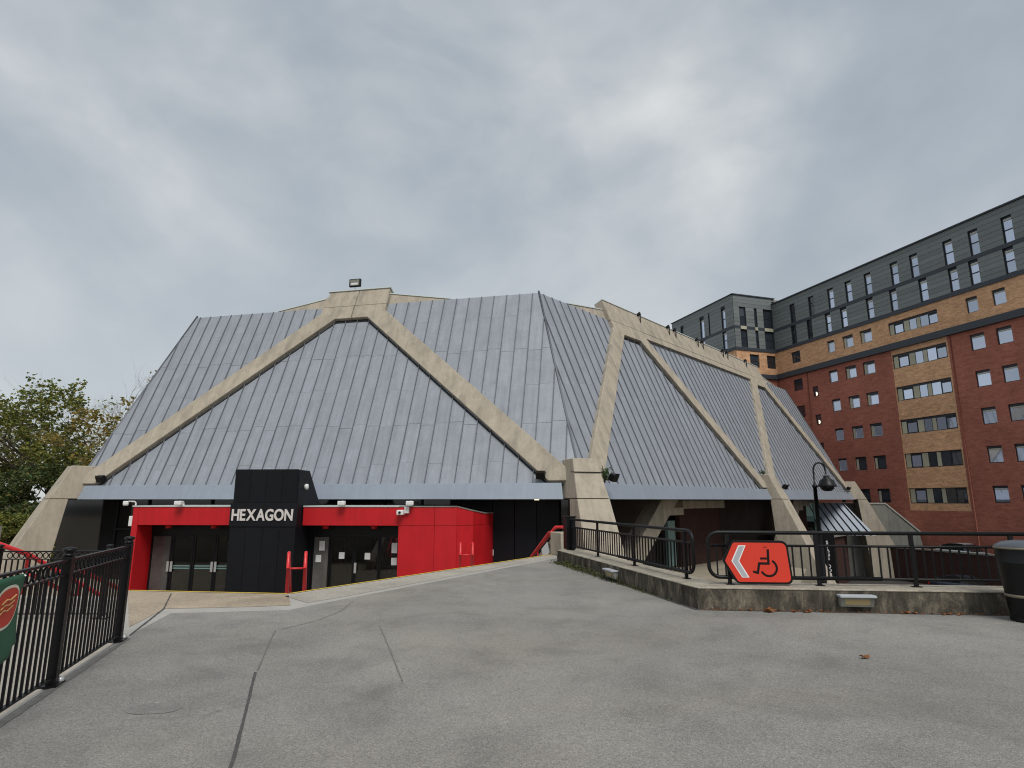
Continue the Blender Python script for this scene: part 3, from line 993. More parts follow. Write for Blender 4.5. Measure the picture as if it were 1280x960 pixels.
# black sign tower
tower = thing('sign_tower', 'black panelled tower with sloping back carrying white HEXAGON lettering', 'sign tower', Q(5.75, -.3, FC))
T0, T1 = 4.66, 7.44
NF = -.62
prof = [(NF + .06, FC), (3.2, FC), (3.2, 1.0), (NF + .06 + 2.35, 1.45), (NF + .06 + 1.05, 2.83), (NF + .06, 2.83)]
MB().prism([Q(T0 + .03, n_, z) for n_, z in prof], PU * (T1 - T0 - .06)).build('core', M['black_clad'], tower)
pw = (T1 - T0 - .1) / 4
for i in range(4):
    qbox(MB(), T0 + .05 + i * pw + .006, T0 + .05 + (i + 1) * pw - .006, NF + .03, NF + .07, 1.49, 2.85).build('panel', M['black_clad'], tower)
    qbox(MB(), T0 + .01 + i * (pw + .02) + .006, T0 + .01 + (i + 1) * (pw + .02) - .006, NF, NF + .07, FC, .52).build('panel', M['black_clad'], tower)
qbox(MB(), T0 - .03, T1 + .02, NF - .03, NF + .07, .535, 1.475).build('sign_panel', M['black_clad'], tower, bevel=.01)
MB().lathe([(0, 0), (.12, 0), (.12, .1), (.06, .12), (0, .12)], Q(T1 - .03, NF + .75, 2.15), 10, axis=PU).build('wall_lamp', M['white_plastic'], tower)


def glyph(ch, size, at, ux, uz, depth, name, m, parent, bold=0.0, sx=1.0):
    cu = bpy.data.curves.new('glyph', 'FONT')
    cu.body = ch
    cu.size = size
    cu.offset = bold
    cu.extrude = depth
    cu.align_x = 'CENTER'
    to = bpy.data.objects.new('glyph', cu)
    COL.link(to)
    dg = bpy.context.evaluated_depsgraph_get()
    me = bpy.data.meshes.new_from_object(to.evaluated_get(dg))
    bpy.data.objects.remove(to)
    ux, uz, at = V(ux), V(uz), V(at)
    fw = ux.cross(uz)
    off = woff(parent)
    for v in me.vertices:
        v.co = at + ux * v.co.x * sx + uz * v.co.y + fw * v.co.z - off
    me.materials.clear()
    me.materials.append(m)
    o = bpy.data.objects.new(name, me)
    COL.link(o)
    o.parent = parent
    return o


cur = T0 + .07
for ch in 'HEXAGON':
    g_ = glyph(ch, .63, Q(0, NF - .045, .79), PU, Z, .02, 'letter', M['letter'], tower, bold=.017, sx=1.0)
    xs = [v.co.dot(PU) for v in g_.data.vertices]
    wdt = (max(xs) - min(xs)) * .80
    x0 = min(xs)
    tgt = (Q(cur, 0, 0) - woff(tower)).dot(PU)
    for v in g_.data.vertices:
        v.co += PU * (tgt + (v.co.dot(PU) - x0) * .80 - v.co.dot(PU))
    cur += wdt + (.035 if ch not in 'XA' else .005)
# small lights and cameras on the porch edge
def security_light(p, face, label, tilt=.0):
    t = thing('security_light', label, 'light', p)
    f = V(face).normalized()
    sd_ = Z.cross(f).normalized()
    MB().tube([V(p), V(p) + Z * .1, V(p) + Z * .16 + f * .05, V(p) + Z * .17 + f * .28], .03, 8).build('bracket', M['white_plastic'], t)
    MB().box(V(p) + Z * .1 + f * .36, (.3, .2, .17), sd_).build('lamp_head', M['white_plastic'], t, bevel=.03)
    MB().box(V(p) + Z * .005 + f * .36, (.24, .16, .03), sd_).build('lens', M['steel'], t)
    return t


security_light(Q(.05, .05, 1.375), -PU - PN * .6, 'white security light on the outer left corner of the red porch')
security_light(Q(2.15, .1, 1.375), -PN, 'white security light over the left pair of porch doors')
security_light(Q(9.15, .1, 1.375), -PN, 'white security light over the right porch doors')
security_light(Q(12.0, .1, 1.375), -PN, 'white security light on the top edge of the red side wall')
t = thing('security_camera', 'white box camera fixed to the face of the red side wall', 'camera', Q(11.62, -.1, 1.12))
MB().box(Q(11.62, -.2, 1.1), (.28, .34, .2), PU).build('housing', M['white_plastic'], t, bevel=.03)
MB().lathe([(.0, 0), (.05, 0), (.05, .04)], Q(11.62, -.372, 1.1), 10, axis=-PN).build('lens', M['frame_black'], t)
MB().box(Q(11.85, -.1, 1.2), (.18, .14, .26), PU).build('mount', M['white_plastic'], t)
t = thing('junction_box', 'white junction box hung on the left side wall of the red porch', 'box', Q(-.1, .2, .7))
MB().box(Q(-.1, .2, .72), (.18, .3, .42), PU).build('case', M['white_plastic'], t, bevel=.02)
MB().box(Q(-.195, .2, .72), (.012, .2, .3), PU).build('cover', M['steel'], t)

# black floodlights and wiring on the concrete capitals
def flood(p, f, label):
    t = thing('floodlight', label, 'floodlight', p, )
    f = V(f).normalized()
    sd_ = Z.cross(f).normalized()
    MB().tube([V(p) - sd_ * .2 - f * .1, V(p) - sd_ * .2 + Z * .16, V(p) + sd_ * .2 + Z * .16, V(p) + sd_ * .2 - f * .1], .025, 6).build('bracket', M['black_metal'], t)
    MB().box(V(p) + f * .1 + Z * .05, (.4, .26, .32), sd_, uz=(Z + f * .5)).build('housing', M['black_metal'], t, bevel=.03)
    MB().box(V(p) + f * .26 + Z * .11, (.32, .02, .22), sd_, uz=(Z + f * .5)).build('lens', M['dark_glass'], t)
    return t


flood(front.P(FL - 1.75, .25, .2), -front.n, 'black floodlight tucked under the foot of the raking beam right of the porch')
flood(front.P(1.75, .25, .2), -front.n, 'black floodlight tucked under the foot of the raking beam left of the porch')
flood(right.H(1.05, 2.5, .85), -right.n, 'black floodlight on the side of the corner capital beside the weed')
flood(right.H(RL / 2 + .75, 2.45, .85), -right.n, 'black floodlight on the capital between the two yard frames')
flood(right.H(RL - 2.2, 2.6, .3), -right.n, 'black floodlight at the far foot of the last yard frame')
cab = MB().tube([V((R.x, R.y, 2.75)) + oR * .66 + V((-oR.y, oR.x, 0)) * q for q in (-.78, -.4, -.1, .2, .45, .74)], .022, 6)
tag(cab.build('cable', M['black_metal']), 'black cable clipped across the corner concrete capital', 'cable')

# weed growing at the corner capital
def plant(name, label, cat, base, n, h, spread, m, leaf, group=None, seed=1):
    rng = random.Random(seed)
    t = thing(name, label, cat, base, group)
    st, lf = MB(), MB()
    b = V(base)
    for i in range(n):
        a = rng.uniform(0, 6.28)
        d = V((math.cos(a) * spread * rng.random(), math.sin(a) * spread * rng.random(), h * rng.uniform(.5, 1)))
        st.tube([b, b + d * .6 + Z * .05, b + d], [.012, .008, .004], 4)
        for j in range(9):
            p = b + d * rng.uniform(.3, 1.05) + V((rng.gauss(0, .05), rng.gauss(0, .05), rng.gauss(0, .05)))
            leaf_quad(lf, p, leaf * rng.uniform(.6, 1.2), rng)
    st.build('stem', M['bark'], t)
    lf.build('foliage', M[m], t)
    return t


def leaf_quad(mb, p, s_, rng, flat=0.0):
    a, b = rng.uniform(0, 6.28), rng.uniform(-1, 1) * (1 - flat)
    d = V((math.cos(a) * math.sqrt(1 - b * b), math.sin(a) * math.sqrt(1 - b * b), b))
    e = d.orthogonal().normalized()
    e.rotate(Matrix.Rotation(rng.uniform(0, 6.28), 3, d))
    f = d.cross(e) * .22
    p = V(p)
    mb.add([p - d * s_ * .5, p + e * s_ * .32 + f * s_, p + d * s_ * .55, p - e * s_ * .32 + f * s_], [(0, 1, 2), (0, 2, 3)])


plant('weed', 'green weed sprouting behind the floodlight on the corner capital', 'weed', right.H(1.6, 2.36, .1), 16, .75, .35, 'leaf_bright', .13, seed=4)
plant('weed', 'tiny tuft of weed on top of the capital between the yard frames', 'weed', right.H(RL / 2 - .1, 3.36, -.2), 8, .3, .25, 'leaf_bright', .12, seed=5)

# floodlight standing on the roof, hooked lamps along the top beam
p = front.P(FL / 2 - .35, 12.32, .1)
t = thing('roof_floodlight', 'dark floodlight on a thin stalk above the front roof cap', 'floodlight', p)
MB().tube([p, p + Z * .4], .015, 6).build('stalk', M['black_metal'], t)
MB().box(p + Z * .47, (.74, .16, .5), u1).build('housing', M['black_metal'], t, bevel=.05)
MB().box(p + Z * .47 - front.n * .085, (.58, .02, .36), u1).build('lens', M['grey_concrete'], t)
MB().box(p + Z * .39 - front.n * .098, (.42, .012, .12), u1).build('reflector', M['paper'], t)
for i, s_ in enumerate((13.4, 17.5, 18.5, 22.2, 23.1, 27.0, 27.9, 32.0)):
    p = right.P(s_, 12.1, .24)
    t = thing('hook_lamp', ['single black hooked lamp on the roof beam nearest the theatre corner', 'black hooked lamp standing in a pair on the concrete roof beam', 'single black hooked lamp at the apartment end of the roof beam'][0 if i == 0 else 2 if i == 7 else 1], 'lamp', p, 'hooked lamps along the roof edge')
    MB().tube([p + right.N * .04 - Z * .35, p + right.N * .06 + Z * .42, p + right.N * .0 + Z * .58, p - right.N * .14 + Z * .56], .045, 6).build('stem', M['black_metal'], t)
    MB().box(p - right.N * .16 + Z * .5, (.16, .26, .16), right.u).build('head', M['black_metal'], t, bevel=.03)

# ------------------------------------------------------------------ brick apartment building on the right
AZ = math.radians(-17.8)
aD = V((-math.sin(AZ), -math.cos(AZ), 0))            # towards the viewer
aN = V((-math.cos(AZ), math.sin(AZ), 0))             # outward
AI = V((34.33, 76.32, 0)) + aD * .45
apt = thing('apartment_building', 'red brick apartment block with buff band and dark clad top storeys', 'building', (AI.x, AI.y, YD))


class Wall:
    def __init__(s, O, a, n):
        s.O, s.a, s.n = V(O), V(a), V(n)

    def P(s, x, z, w_=0.0):
        p = s.O + s.a * x + s.n * w_
        return V((p.x, p.y, z))

    def box(s, mb, x0, x1, z0, z1, w0, w1):
        return mb.hexa([s.P(x0, z0, w1), s.P(x1, z0, w1), s.P(x1, z0, w0), s.P(x0, z0, w0), s.P(x0, z1, w1), s.P(x1, z1, w1), s.P(x1, z1, w0), s.P(x0, z1, w0)])

    def pierced(s, x0, x1, z0, z1, holes, depth=.2, reveal=True, w_=0.0):
        mb = MB()
        hs = [h for h in holes if h[1] > x0 and h[0] < x1 and h[3] > z0 and h[2] < z1]
        zs = sorted({z0, z1, *[min(max(h[2], z0), z1) for h in hs], *[min(max(h[3], z0), z1) for h in hs]})
        for za, zb in zip(zs, zs[1:]):
            if zb - za < 1e-5:
                continue
            cur = x0
            for h in sorted([h for h in hs if h[2] <= za + 1e-6 and h[3] >= zb - 1e-6]):
                if h[0] > cur:
                    mb.add([s.P(cur, za, w_), s.P(h[0], za, w_), s.P(h[0], zb, w_), s.P(cur, zb, w_)], [(0, 1, 2, 3)])
                cur = max(cur, h[1])
            if cur < x1:
                mb.add([s.P(cur, za, w_), s.P(x1, za, w_), s.P(x1, zb, w_), s.P(cur, zb, w_)], [(0, 1, 2, 3)])
        if reveal:
            for h in hs:
                a, b, c_, d = h[:4]
                for (p, q) in (((a, c_), (b, c_)), ((b, c_), (b, d)), ((b, d), (a, d)), ((a, d), (a, c_))):
                    mb.add([s.P(p[0], p[1], w_), s.P(q[0], q[1], w_), s.P(q[0], q[1], w_ - depth), s.P(p[0], p[1], w_ - depth)], [(0, 1, 2, 3)])
        return mb


def window(wl, x0, x1, z0, z1, style, w_=-.12):
    mb = MB()
    f = .07
    wl.box(mb, x0, x1, z1 - f * (3.2 if style in ('tall', 'cream', 'plain', 'strip') else 1), z1, w_ - .06, w_)
    wl.box(mb, x0, x1, z0, z0 + f, w_ - .06, w_)
    wl.box(mb, x0, x0 + f, z0 + f, z1 - f, w_ - .06, w_ + .002)
    wl.box(mb, x1 - f, x1, z0 + f, z1 - f, w_ - .06, w_ + .002)
    wl.box(mb, x0, x1, z0, z1, w_ - .09, w_ - .065)
    if style == 'tall':
        zm = z0 + (z1 - z0) * .46
        wl.box(mb, x0 + f, x1 - f, zm, zm + .1, w_ - .05, w_ + .001)
    o = mb.build('window', M['win_frame'], apt)

    def pane(a, b, c_, d, m='pane', sash=False, dw=0.0):
        if sash:
            q = MB()
            g = .055
            wl.box(q, a, b, c_, c_ + g, w_ - .02, w_ + .006 + dw)
            wl.box(q, a, b, d - g, d, w_ - .02, w_ + .006 + dw)
            wl.box(q, a, a + g, c_ + g, d - g, w_ - .02, w_ + .005 + dw)
            wl.box(q, b - g, b, c_ + g, d - g, w_ - .02, w_ + .005 + dw)
            q.build('sash', M['win_frame'] if sash == 'dark' else M['pale_sash'], o)
        MB().add([wl.P(a, c_, w_ - .03), wl.P(b, c_, w_ - .03), wl.P(b, d, w_ - .03), wl.P(a, d, w_ - .03)], [(0, 1, 2, 3)]).build('pane', M[m], o)

    zt_ = z1 - f * 3.2
    if style == 'tall':
        pane(x0 + f, x1 - f, z0 + f, zm)
        pane(x0 + f, x1 - f, zm + .1, zt_)
        wl.box(MB(), x0 + f * 1.5, x1 - f * 1.5, zt_ - .2, zt_ - .06, w_ - .02, w_ + .02).build('blind', M['cream'], o)
    elif style == 'plain':
        pane(x0 + f, x1 - f, z0 + f, zt_)
        wl.box(MB(), x0 + f * 1.5, x1 - f * 1.5, zt_ - .12, zt_ - .03, w_ - .02, w_ + .015).build('blind', M['cream'], o)
    elif style == 'sash':
        pane(x0 + f, x1 - f, z0 + f, zt_, sash=True)
    elif style == 'cream':
        c1 = x0 + (x1 - x0) * .24
        wl.box(MB(), x0 + f, c1, z0 + f, zt_, w_ - .04, w_ - .01).build('panel', M['cream'], o)
        pane(c1 + .05, x1 - f, z0 + f, zt_ - .1, sash=True, dw=.004)
    elif style == 'cream_dark':
        c1 = x0 + (x1 - x0) * .24
        wl.box(MB(), x0 + f, c1, z0 + f, zt_, w_ - .04, w_ - .01).build('panel', M['cream'], o)
        pane(c1 + .05, x1 - f, z0 + f, zt_ - .1, 'pane_dark', sash='dark')
    elif style == 'strip' or style == 'strip_dark':
        W_ = x1 - x0
        dk = style == 'strip_dark'
        zt_ = z1 - f * (3.2 if not dk else 1)
        for a, b, kind in ((.01, .1, 'c'), (.11, .3, 's'), (.31, .42, 'c'), (.43, .56, 'p'), (.57, .64, 'c'), (.65, .8, 'p'), (.81, .985, 's')):
            if kind == 'c':
                wl.box(MB(), x0 + W_ * a + .02, x0 + W_ * b, z0 + f, zt_, w_ - .04, w_ + .004).build('panel', M['cream'], o)
            else:
                pane(x0 + W_ * a, x0 + W_ * b, z0 + f, zt_ - (.12 if kind == 's' else 0), 'pane_dark' if dk and a > .3 else 'pane', sash='dark' if kind == 's' else False)
    else:
        pane(x0 + f, x1 - f, z0 + f, z1 - f, 'pane_dark')
        zm = (z0 + z1) / 2
        wl.box(MB(), x0 + f, x1 - f, zm, zm + .05, w_ - .03, w_ + .01).build('bar', M['win_frame'], o)
    return o


WA = Wall(AI, aD, aN)
rows = [14.8, 11.42, 8.05, 4.65, 1.22]
wins, strips = [], []
for r, z0 in enumerate(rows):
    z0 += .12
    z1 = z0 + 1.42
    wins.append((8.1, 9.3, z0, z1, 'sash') if r < 4 else (8.0, 8.6, z0, z1, 'dark'))
    wins.append((10.4, 11.85, z0, z1, 'cream' if r < 3 else 'cream_dark'))
    wins.append((12.72, 14.2, z0, z1, 'cream' if r < 3 else 'cream_dark'))
    strips.append((16.3, 22.0, z0 - .06, z1 - .02, 'strip' if r < 3 else 'strip_dark'))
    for q in (24.25, 26.5, 30.2, 32.6):
        wins.append((q - .06, q + 1.2, z0, z1 + .06, 'plain'))
    if r < 3:
        wins.append((2.6, 4.05, z0, z1, 'dark'))
    if r < 4:
        wins.append((5.5, 6.35, z0 - 1.2, z0 + .02, 'dark'))
bwins = [(2.65, 4.1, 18.42, 19.85, 'dark'), (8.3, 9.35, 18.42, 19.85, 'sash'), (10.5, 11.9, 18.42, 19.85, 'cream'), (12.8, 14.3, 18.42, 19.85, 'cream'),
         (16.3, 21.6, 18.4, 19.75, 'strip'), (24.3, 25.35, 18.42, 19.85, 'plain'), (26.6, 27.7, 18.42, 19.85, 'plain'), (30.2, 31.3, 18.42, 19.85, 'plain'), (32.6, 33.7, 18.42, 19.85, 'plain')]
cwin = [(3.1, 3.95), (6.15, 7.0), (9.1, 9.95), (11.6, 12.45), (14.15, 15.0), (17.35, 18.2), (19.55, 20.4), (23.0, 23.9), (25.4, 26.25), (28.25, 29.1), (31.0, 31.85), (34, 34.85)]
cwin2 = [(3.0, 3.85), (5.6, 6.4), (8.4, 9.2), (10.6, 11.45), (14.05, 14.9), (16.9, 17.7), (20.15, 21.0), (23.15, 24.0), (25.05, 25.9), (28.0, 28.85), (30.9, 31.75), (33.8, 34.65)]
cw = [(a, b, 23.6, 26.05, 'tall' if a > 8 else 'dark') for a, b in cwin] + [(a, b, 20.9, 23.18, 'tall' if a > 8 else 'dark') for a, b in cwin2]
XE = 46
WA.pierced(0, 16.25, YD, 16.85, wins).build('wall', M['red_brick'], apt)
WA.pierced(22.15, XE, YD, 16.85, wins).build('wall', M['red_brick'], apt)
WA.pierced(16.25, 22.15, YD, .6, []).build('wall', M['red_brick'], apt)
WA.pierced(16.25, 22.15, .6, 16.85, strips, w_=0.0).build('wall', M['buff_brick'], apt, label='buff brick spandrels between the ribbon windows')
WA.pierced(0, XE, 17.5, 20.42, bwins, w_=.03).build('wall', M['buff_brick'], apt, label='buff brick storey')
WA.pierced(0, XE, 20.42, 27.0, cw, w_=-.02).build('wall', M['clad_back'], apt)
WA.box(MB(), -.0, XE, 16.85, 17.5, -.3, .34).build('band', M['band'], apt)
WA.box(MB(), -.0, XE, 20.42, 20.82, -.1, .14).build('band', M['band'], apt)
WA.box(MB(), -.0, XE, 23.2, 23.58, -.1, .075).build('band', M['band'], apt)
WA.box(MB(), -.0, XE, 26.98, 27.12, -.3, .2).build('parapet_cap', M['band'], apt)
for h in wins + strips + bwins + cw:
    if h[0] < 33:
        window(WA, *h)
MB().tube([WA.P(22.45, YD, .05), WA.P(22.45, 16.8, .05)], .045, 6).build('drainpipe', M['red_brick'], apt)
MB().tube([WA.P(4.9, YD, .05), WA.P(4.9, 16.8, .05)], .045, 6).build('drainpipe', M['red_brick'], apt)
for z in (14.05, 10.67):
    MB().prism([WA.P(5.85 + .24 * math.cos(a_), z + .24 * math.sin(a_), -.11) for a_ in [math.radians(-90 + 18 * k) for k in range(11)]], aN * .02).build('lamp', M['lamp_glow'], apt)


def boards(wl, x0, x1, zr, holes):
    for z0, z1 in zr:
        cur = x0
        hs = sorted([h for h in holes if h[2] < z1 - .05 and h[3] > z0 + .05])
        segs = []
        for h in hs:
            if h[0] - cur > .15:
                segs.append((cur, h[0]))
            cur = max(cur, h[1])
        if x1 - cur > .15:
            segs.append((cur, x1))
        for a, b in segs:
            wl.box(MB(), a + .012, b - .012, z0 + .012, z1 - .012, -.015, .05).build('cladding_board', M['clad'], apt)


zr = [(20.82 + i * .476, 20.82 + (i + 1) * .476) for i in range(5)] + [(23.58 + i * .485, 23.58 + (i + 1) * .485) for i in range(7)]
boards(WA, .02, 34, zr, cw)
WA.box(MB(), 34, XE, 20.82, 26.98, -.015, .05).build('cladding_board', M['clad'], apt)
# wing standing forward at the far end
WB = Wall(AI + aN * 6.2, -aN, aD)                    # x runs from the outer corner to the inner one
bw = [(.9, 1.9, 23.75, 26.2, 'tall2'), (3.2, 3.65, 23.75, 26.2, 'dark'), (4.65, 6.1, 23.75, 26.2, 'dark'), (.9, 1.9, 20.95, 23.2, 'dark'), (3.2, 3.65, 20.95, 23.2, 'dark'), (4.65, 6.1, 20.95, 23.2, 'dark')]
bb = [(2.05, 3.5, 18.3, 20.0, 'dark'), (4.7, 6.12, 18.3, 20.0, 'dark')]
WB.pierced(0, 6.2, YD, 16.85, []).build('wall', M['red_brick'], apt)
WB.pierced(0, 6.2, 17.4, 20.42, bb, w_=.03).build('wall', M['buff_brick'], apt)
WB.pierced(0, 6.2, 20.42, 27.8, bw, w_=-.02).build('wall', M['clad_back'], apt)
WB.box(MB(), -.3, 6.19, 16.85, 17.4, -.3, .32).build('band', M['band'], apt)
WB.box(MB(), -.1, 6.19, 20.42, 20.82, -.1, .13).build('band', M['band'], apt)
WB.box(MB(), -.05, 6.19, 23.3, 23.68, -.1, .07).build('band', M['band'], apt)
WB.box(MB(), -.15, 6.6, 27.8, 27.93, -.5, .2).build('parapet_cap', M['band'], apt)
for h in bw + bb:
    window(WB, *(h[:4]), 'dark')
for x0, x1 in ((.95, 1.85), (3.22, 3.63), (4.7, 6.05)):
    WB.box(MB(), x0, x1, 23.25, 23.68, .0, .09).build('panel', M['cream'], apt)
zrb = [(20.82 + i * .495, 20.82 + (i + 1) * .495) for i in range(5)] + [(23.68 + i * .515, 23.68 + (i + 1) * .515) for i in range(8)]
boards(WB, .02, 6.15, zrb, bw)
WC = Wall(AI + aN * 6.2 - aD * 14.0, aD, aN)
cwc = [(11.6, 12.45, 23.75, 26.5, 'tall'), (11.6, 12.45, 20.95, 23.4, 'tall'), (8.85, 9.15, 23.75, 26.5, 'dark'), (6.9, 7.85, 21.2, 26.5, 'tall'), (2.2, 3.0, 21.2, 26.5, 'dark')]
WC.pierced(0, 14.0, YD, 16.85, []).build('wall', M['red_brick'], apt)
WC.pierced(0, 14.0, 17.4, 20.42, [], w_=.03).build('wall', M['buff_brick'], apt)
WC.pierced(0, 14.0, 20.42, 27.8, cwc, w_=-.02).build('wall', M['clad_back'], apt)
WC.box(MB(), 0, 14.25, 16.85, 17.4, -.3, .3).build('band', M['band'], apt)
WC.box(MB(), 0, 14.05, 20.42, 20.82, -.1, .11).build('band', M['band'], apt)
WC.box(MB(), 0, 14.03, 23.3, 23.68, -.1, .06).build('band', M['band'], apt)
WC.box(MB(), -.1, 14.1, 27.8, 27.93, -.5, .15).build('parapet_cap', M['band'], apt)
for h in cwc:
    window(WC, *h)
boards(WC, .02, 13.97, zrb, cwc)
for wl, ln, zz in ((WA, XE, 26.9), (WC, 14.0, 27.75)):
    wl.box(MB(), 0, ln, zz - .3, zz, -15, -.35).build('flat_roof', M['grey_concrete'], apt)
WB2 = Wall(AI + aN * 6.2 - aD * 14.0, -aN, -aD)
WA.pierced(0, 0, 0, 0, [])
MB().add([WA.P(XE, YD, 0), WA.P(XE, YD, -15), WA.P(XE, 27, -15), WA.P(XE, 27, 0)], [(0, 1, 2, 3)]).build('wall', M['red_brick'], apt)
MB().add([WC.P(0, YD, 0), WC.P(0, YD, -20), WC.P(0, 27.8, -20), WC.P(0, 27.8, 0)], [(0, 1, 2, 3)]).build('wall', M['clad'], apt)

# ------------------------------------------------------------------ service yard: walls, lean-to, cars
RW = Wall(AI + aN * 5.0, aD, aN)
t = thing('retaining_wall', 'brown brick retaining wall between service yard and apartment block', 'wall', RW.P(20, YD))
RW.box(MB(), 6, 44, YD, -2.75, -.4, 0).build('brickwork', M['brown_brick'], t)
RW.box(MB(), 6, 44, -2.748, -2.62, -.45, .05).build('coping', M['grey_concrete'], t)
structure('service_road', MB().hexa([RW.P(6, YD, -.4), RW.P(44, YD, -.4), RW.P(44, YD, -4.9), RW.P(6, YD, -4.9), RW.P(6, -3.6, -.4), RW.P(44, -3.6, -.4), RW.P(44, -3.6, -4.9), RW.P(6, -3.6, -4.9)]), M['ground'])
t = thing('yard_wall', 'short dark red brick wall standing on the service road', 'wall', RW.P(30, -3.6, -2))
RW.box(MB(), 27, 44, -3.6, -2.0, -2.4, -2.0).build('brickwork', M['brown_brick'], t)
RW.box(MB(), 27, 44, -1.998, -1.9, -2.45, -1.95).build('coping', M['grey_concrete'], t)
# concrete ramp enclosure with a sloping top
RP = Wall(V((25.5, 62.0, 0)), V((.96, -.28, 0)).normalized(), V((-.28, -.96, 0)).normalized())
t = thing('ramp_enclosure', 'grey concrete enclosure with sloping edge beside the brick block', 'enclosure', RP.P(6, YD))
MB().prism([RP.P(0, YD), RP.P(14.2, YD), RP.P(13.6, -1.5), RP.P(11.0, 1.2), RP.P(0, 1.2)], -RP.n * 3).build('wall', M['grey_concrete'], t, bevel=.04)
MB().prism([RP.P(0, 1.203, .08), RP.P(11.0, 1.203, .08), RP.P(13.68, -1.48, .08), RP.P(13.78, -1.36, .08), RP.P(11.05, 1.33, .08), RP.P(0, 1.33, .08)], -RP.n * 3.1).build('coping', M['edge_concrete'], t)
# stage door block
SDf = Face(R, u2, RL)
t = thing('stage_door_block', 'low brown brick stage door block behind the railings', 'building', right.H(32, YD, -1))
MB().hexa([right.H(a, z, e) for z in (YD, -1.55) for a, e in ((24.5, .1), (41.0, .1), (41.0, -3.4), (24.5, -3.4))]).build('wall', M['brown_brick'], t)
MB().hexa([right.H(a, z, e) for z in (-1.548, -1.15) for a, e in ((31.5, .3), (41.2, .3), (41.2, -3.4), (31.5, -3.4))]).build('roof_slab', M['grey_concrete'], t)
for i in range(5):
    MB().box(right.H(25.4 + i * .95, -3.5, .13), (.9, .06, 4.0), u2).build('door_board', M['recess'], t)
t = thing('stage_door_sign', 'tall black sign board with white STAGE DOOR letters reading down', 'sign', right.H(30.6, YD, .6))
# the board turns towards the plaza
sgx = V((.88, -.46, 0)).normalized()
sgc = right.H(32.1, 0, .8)
SG = Wall(sgc - sgx * .55, sgx, V((sgx.y, -sgx.x, 0)))
SG.box(MB(), 0, 1.1, YD - 1.2, -.9, -.12, 0).build('board', M['sign_black'], t)
for i, ch in enumerate('STAGE DOOR'):
    if ch != ' ':
        glyph(ch, .36, SG.P(.55, -1.85 - i * .305, .012), sgx, Z, .008, 'letter', M['sign_white'], t, bold=.008)
# glazed lean-to with white battened roof
t = thing('glazed_lean_to', 'small lean-to with pale battened roof and green glass end beside the yard', 'lean-to', right.H(36, -1.15, -2))
LT = Wall(V((26.4, 57.2, 0)), V((.94, -.34, 0)).normalized(), V((-.34, -.94, 0)).normalized())
MB().hexa([LT.P(2.2, -1.5, .6), LT.P(6.4, -1.5, .6), LT.P(6.4, -1.5, .5), LT.P(2.2, -1.5, .5), LT.P(.9, 1.3, -.6), LT.P(4.3, 1.3, -.6), LT.P(4.3, 1.3, -.7), LT.P(.9, 1.3, -.7)]).build('roof', M['fascia'], t)
for i in range(7):
    a = i * .62
    MB().tube([LT.P(2.3 + a, -1.5, .64), LT.P(1.0 + a * .86, 1.3, -.56)], .045, 5).build('batten', M['black_metal'], t)
LT.box(MB(), -1.0, 1.6, .1, 1.35, -.1, 0).build('pane', M['pale_green'], t)
LT.box(MB(), -1.2, 2.0, -.35, .08, -.12, .05).build('transom', M['teal'], t)
LT.box(MB(), -1.2, 1.5, -1.5, -.36, -.2, -.05).build('door', M['dark_glass'], t)
for i in range(4):
    MB().tube([LT.P(-1.0 + i * .75, 1.35, .03), LT.P(-.5 + i * .75, .1, .03)], .04, 5).build('bar', M['black_metal'], t)
for x in (-1.25, 1.75):
    LT.box(MB(), x - .12, x + .12, -1.5, 1.35, -.1, .08).build('post', M['teal'], t)


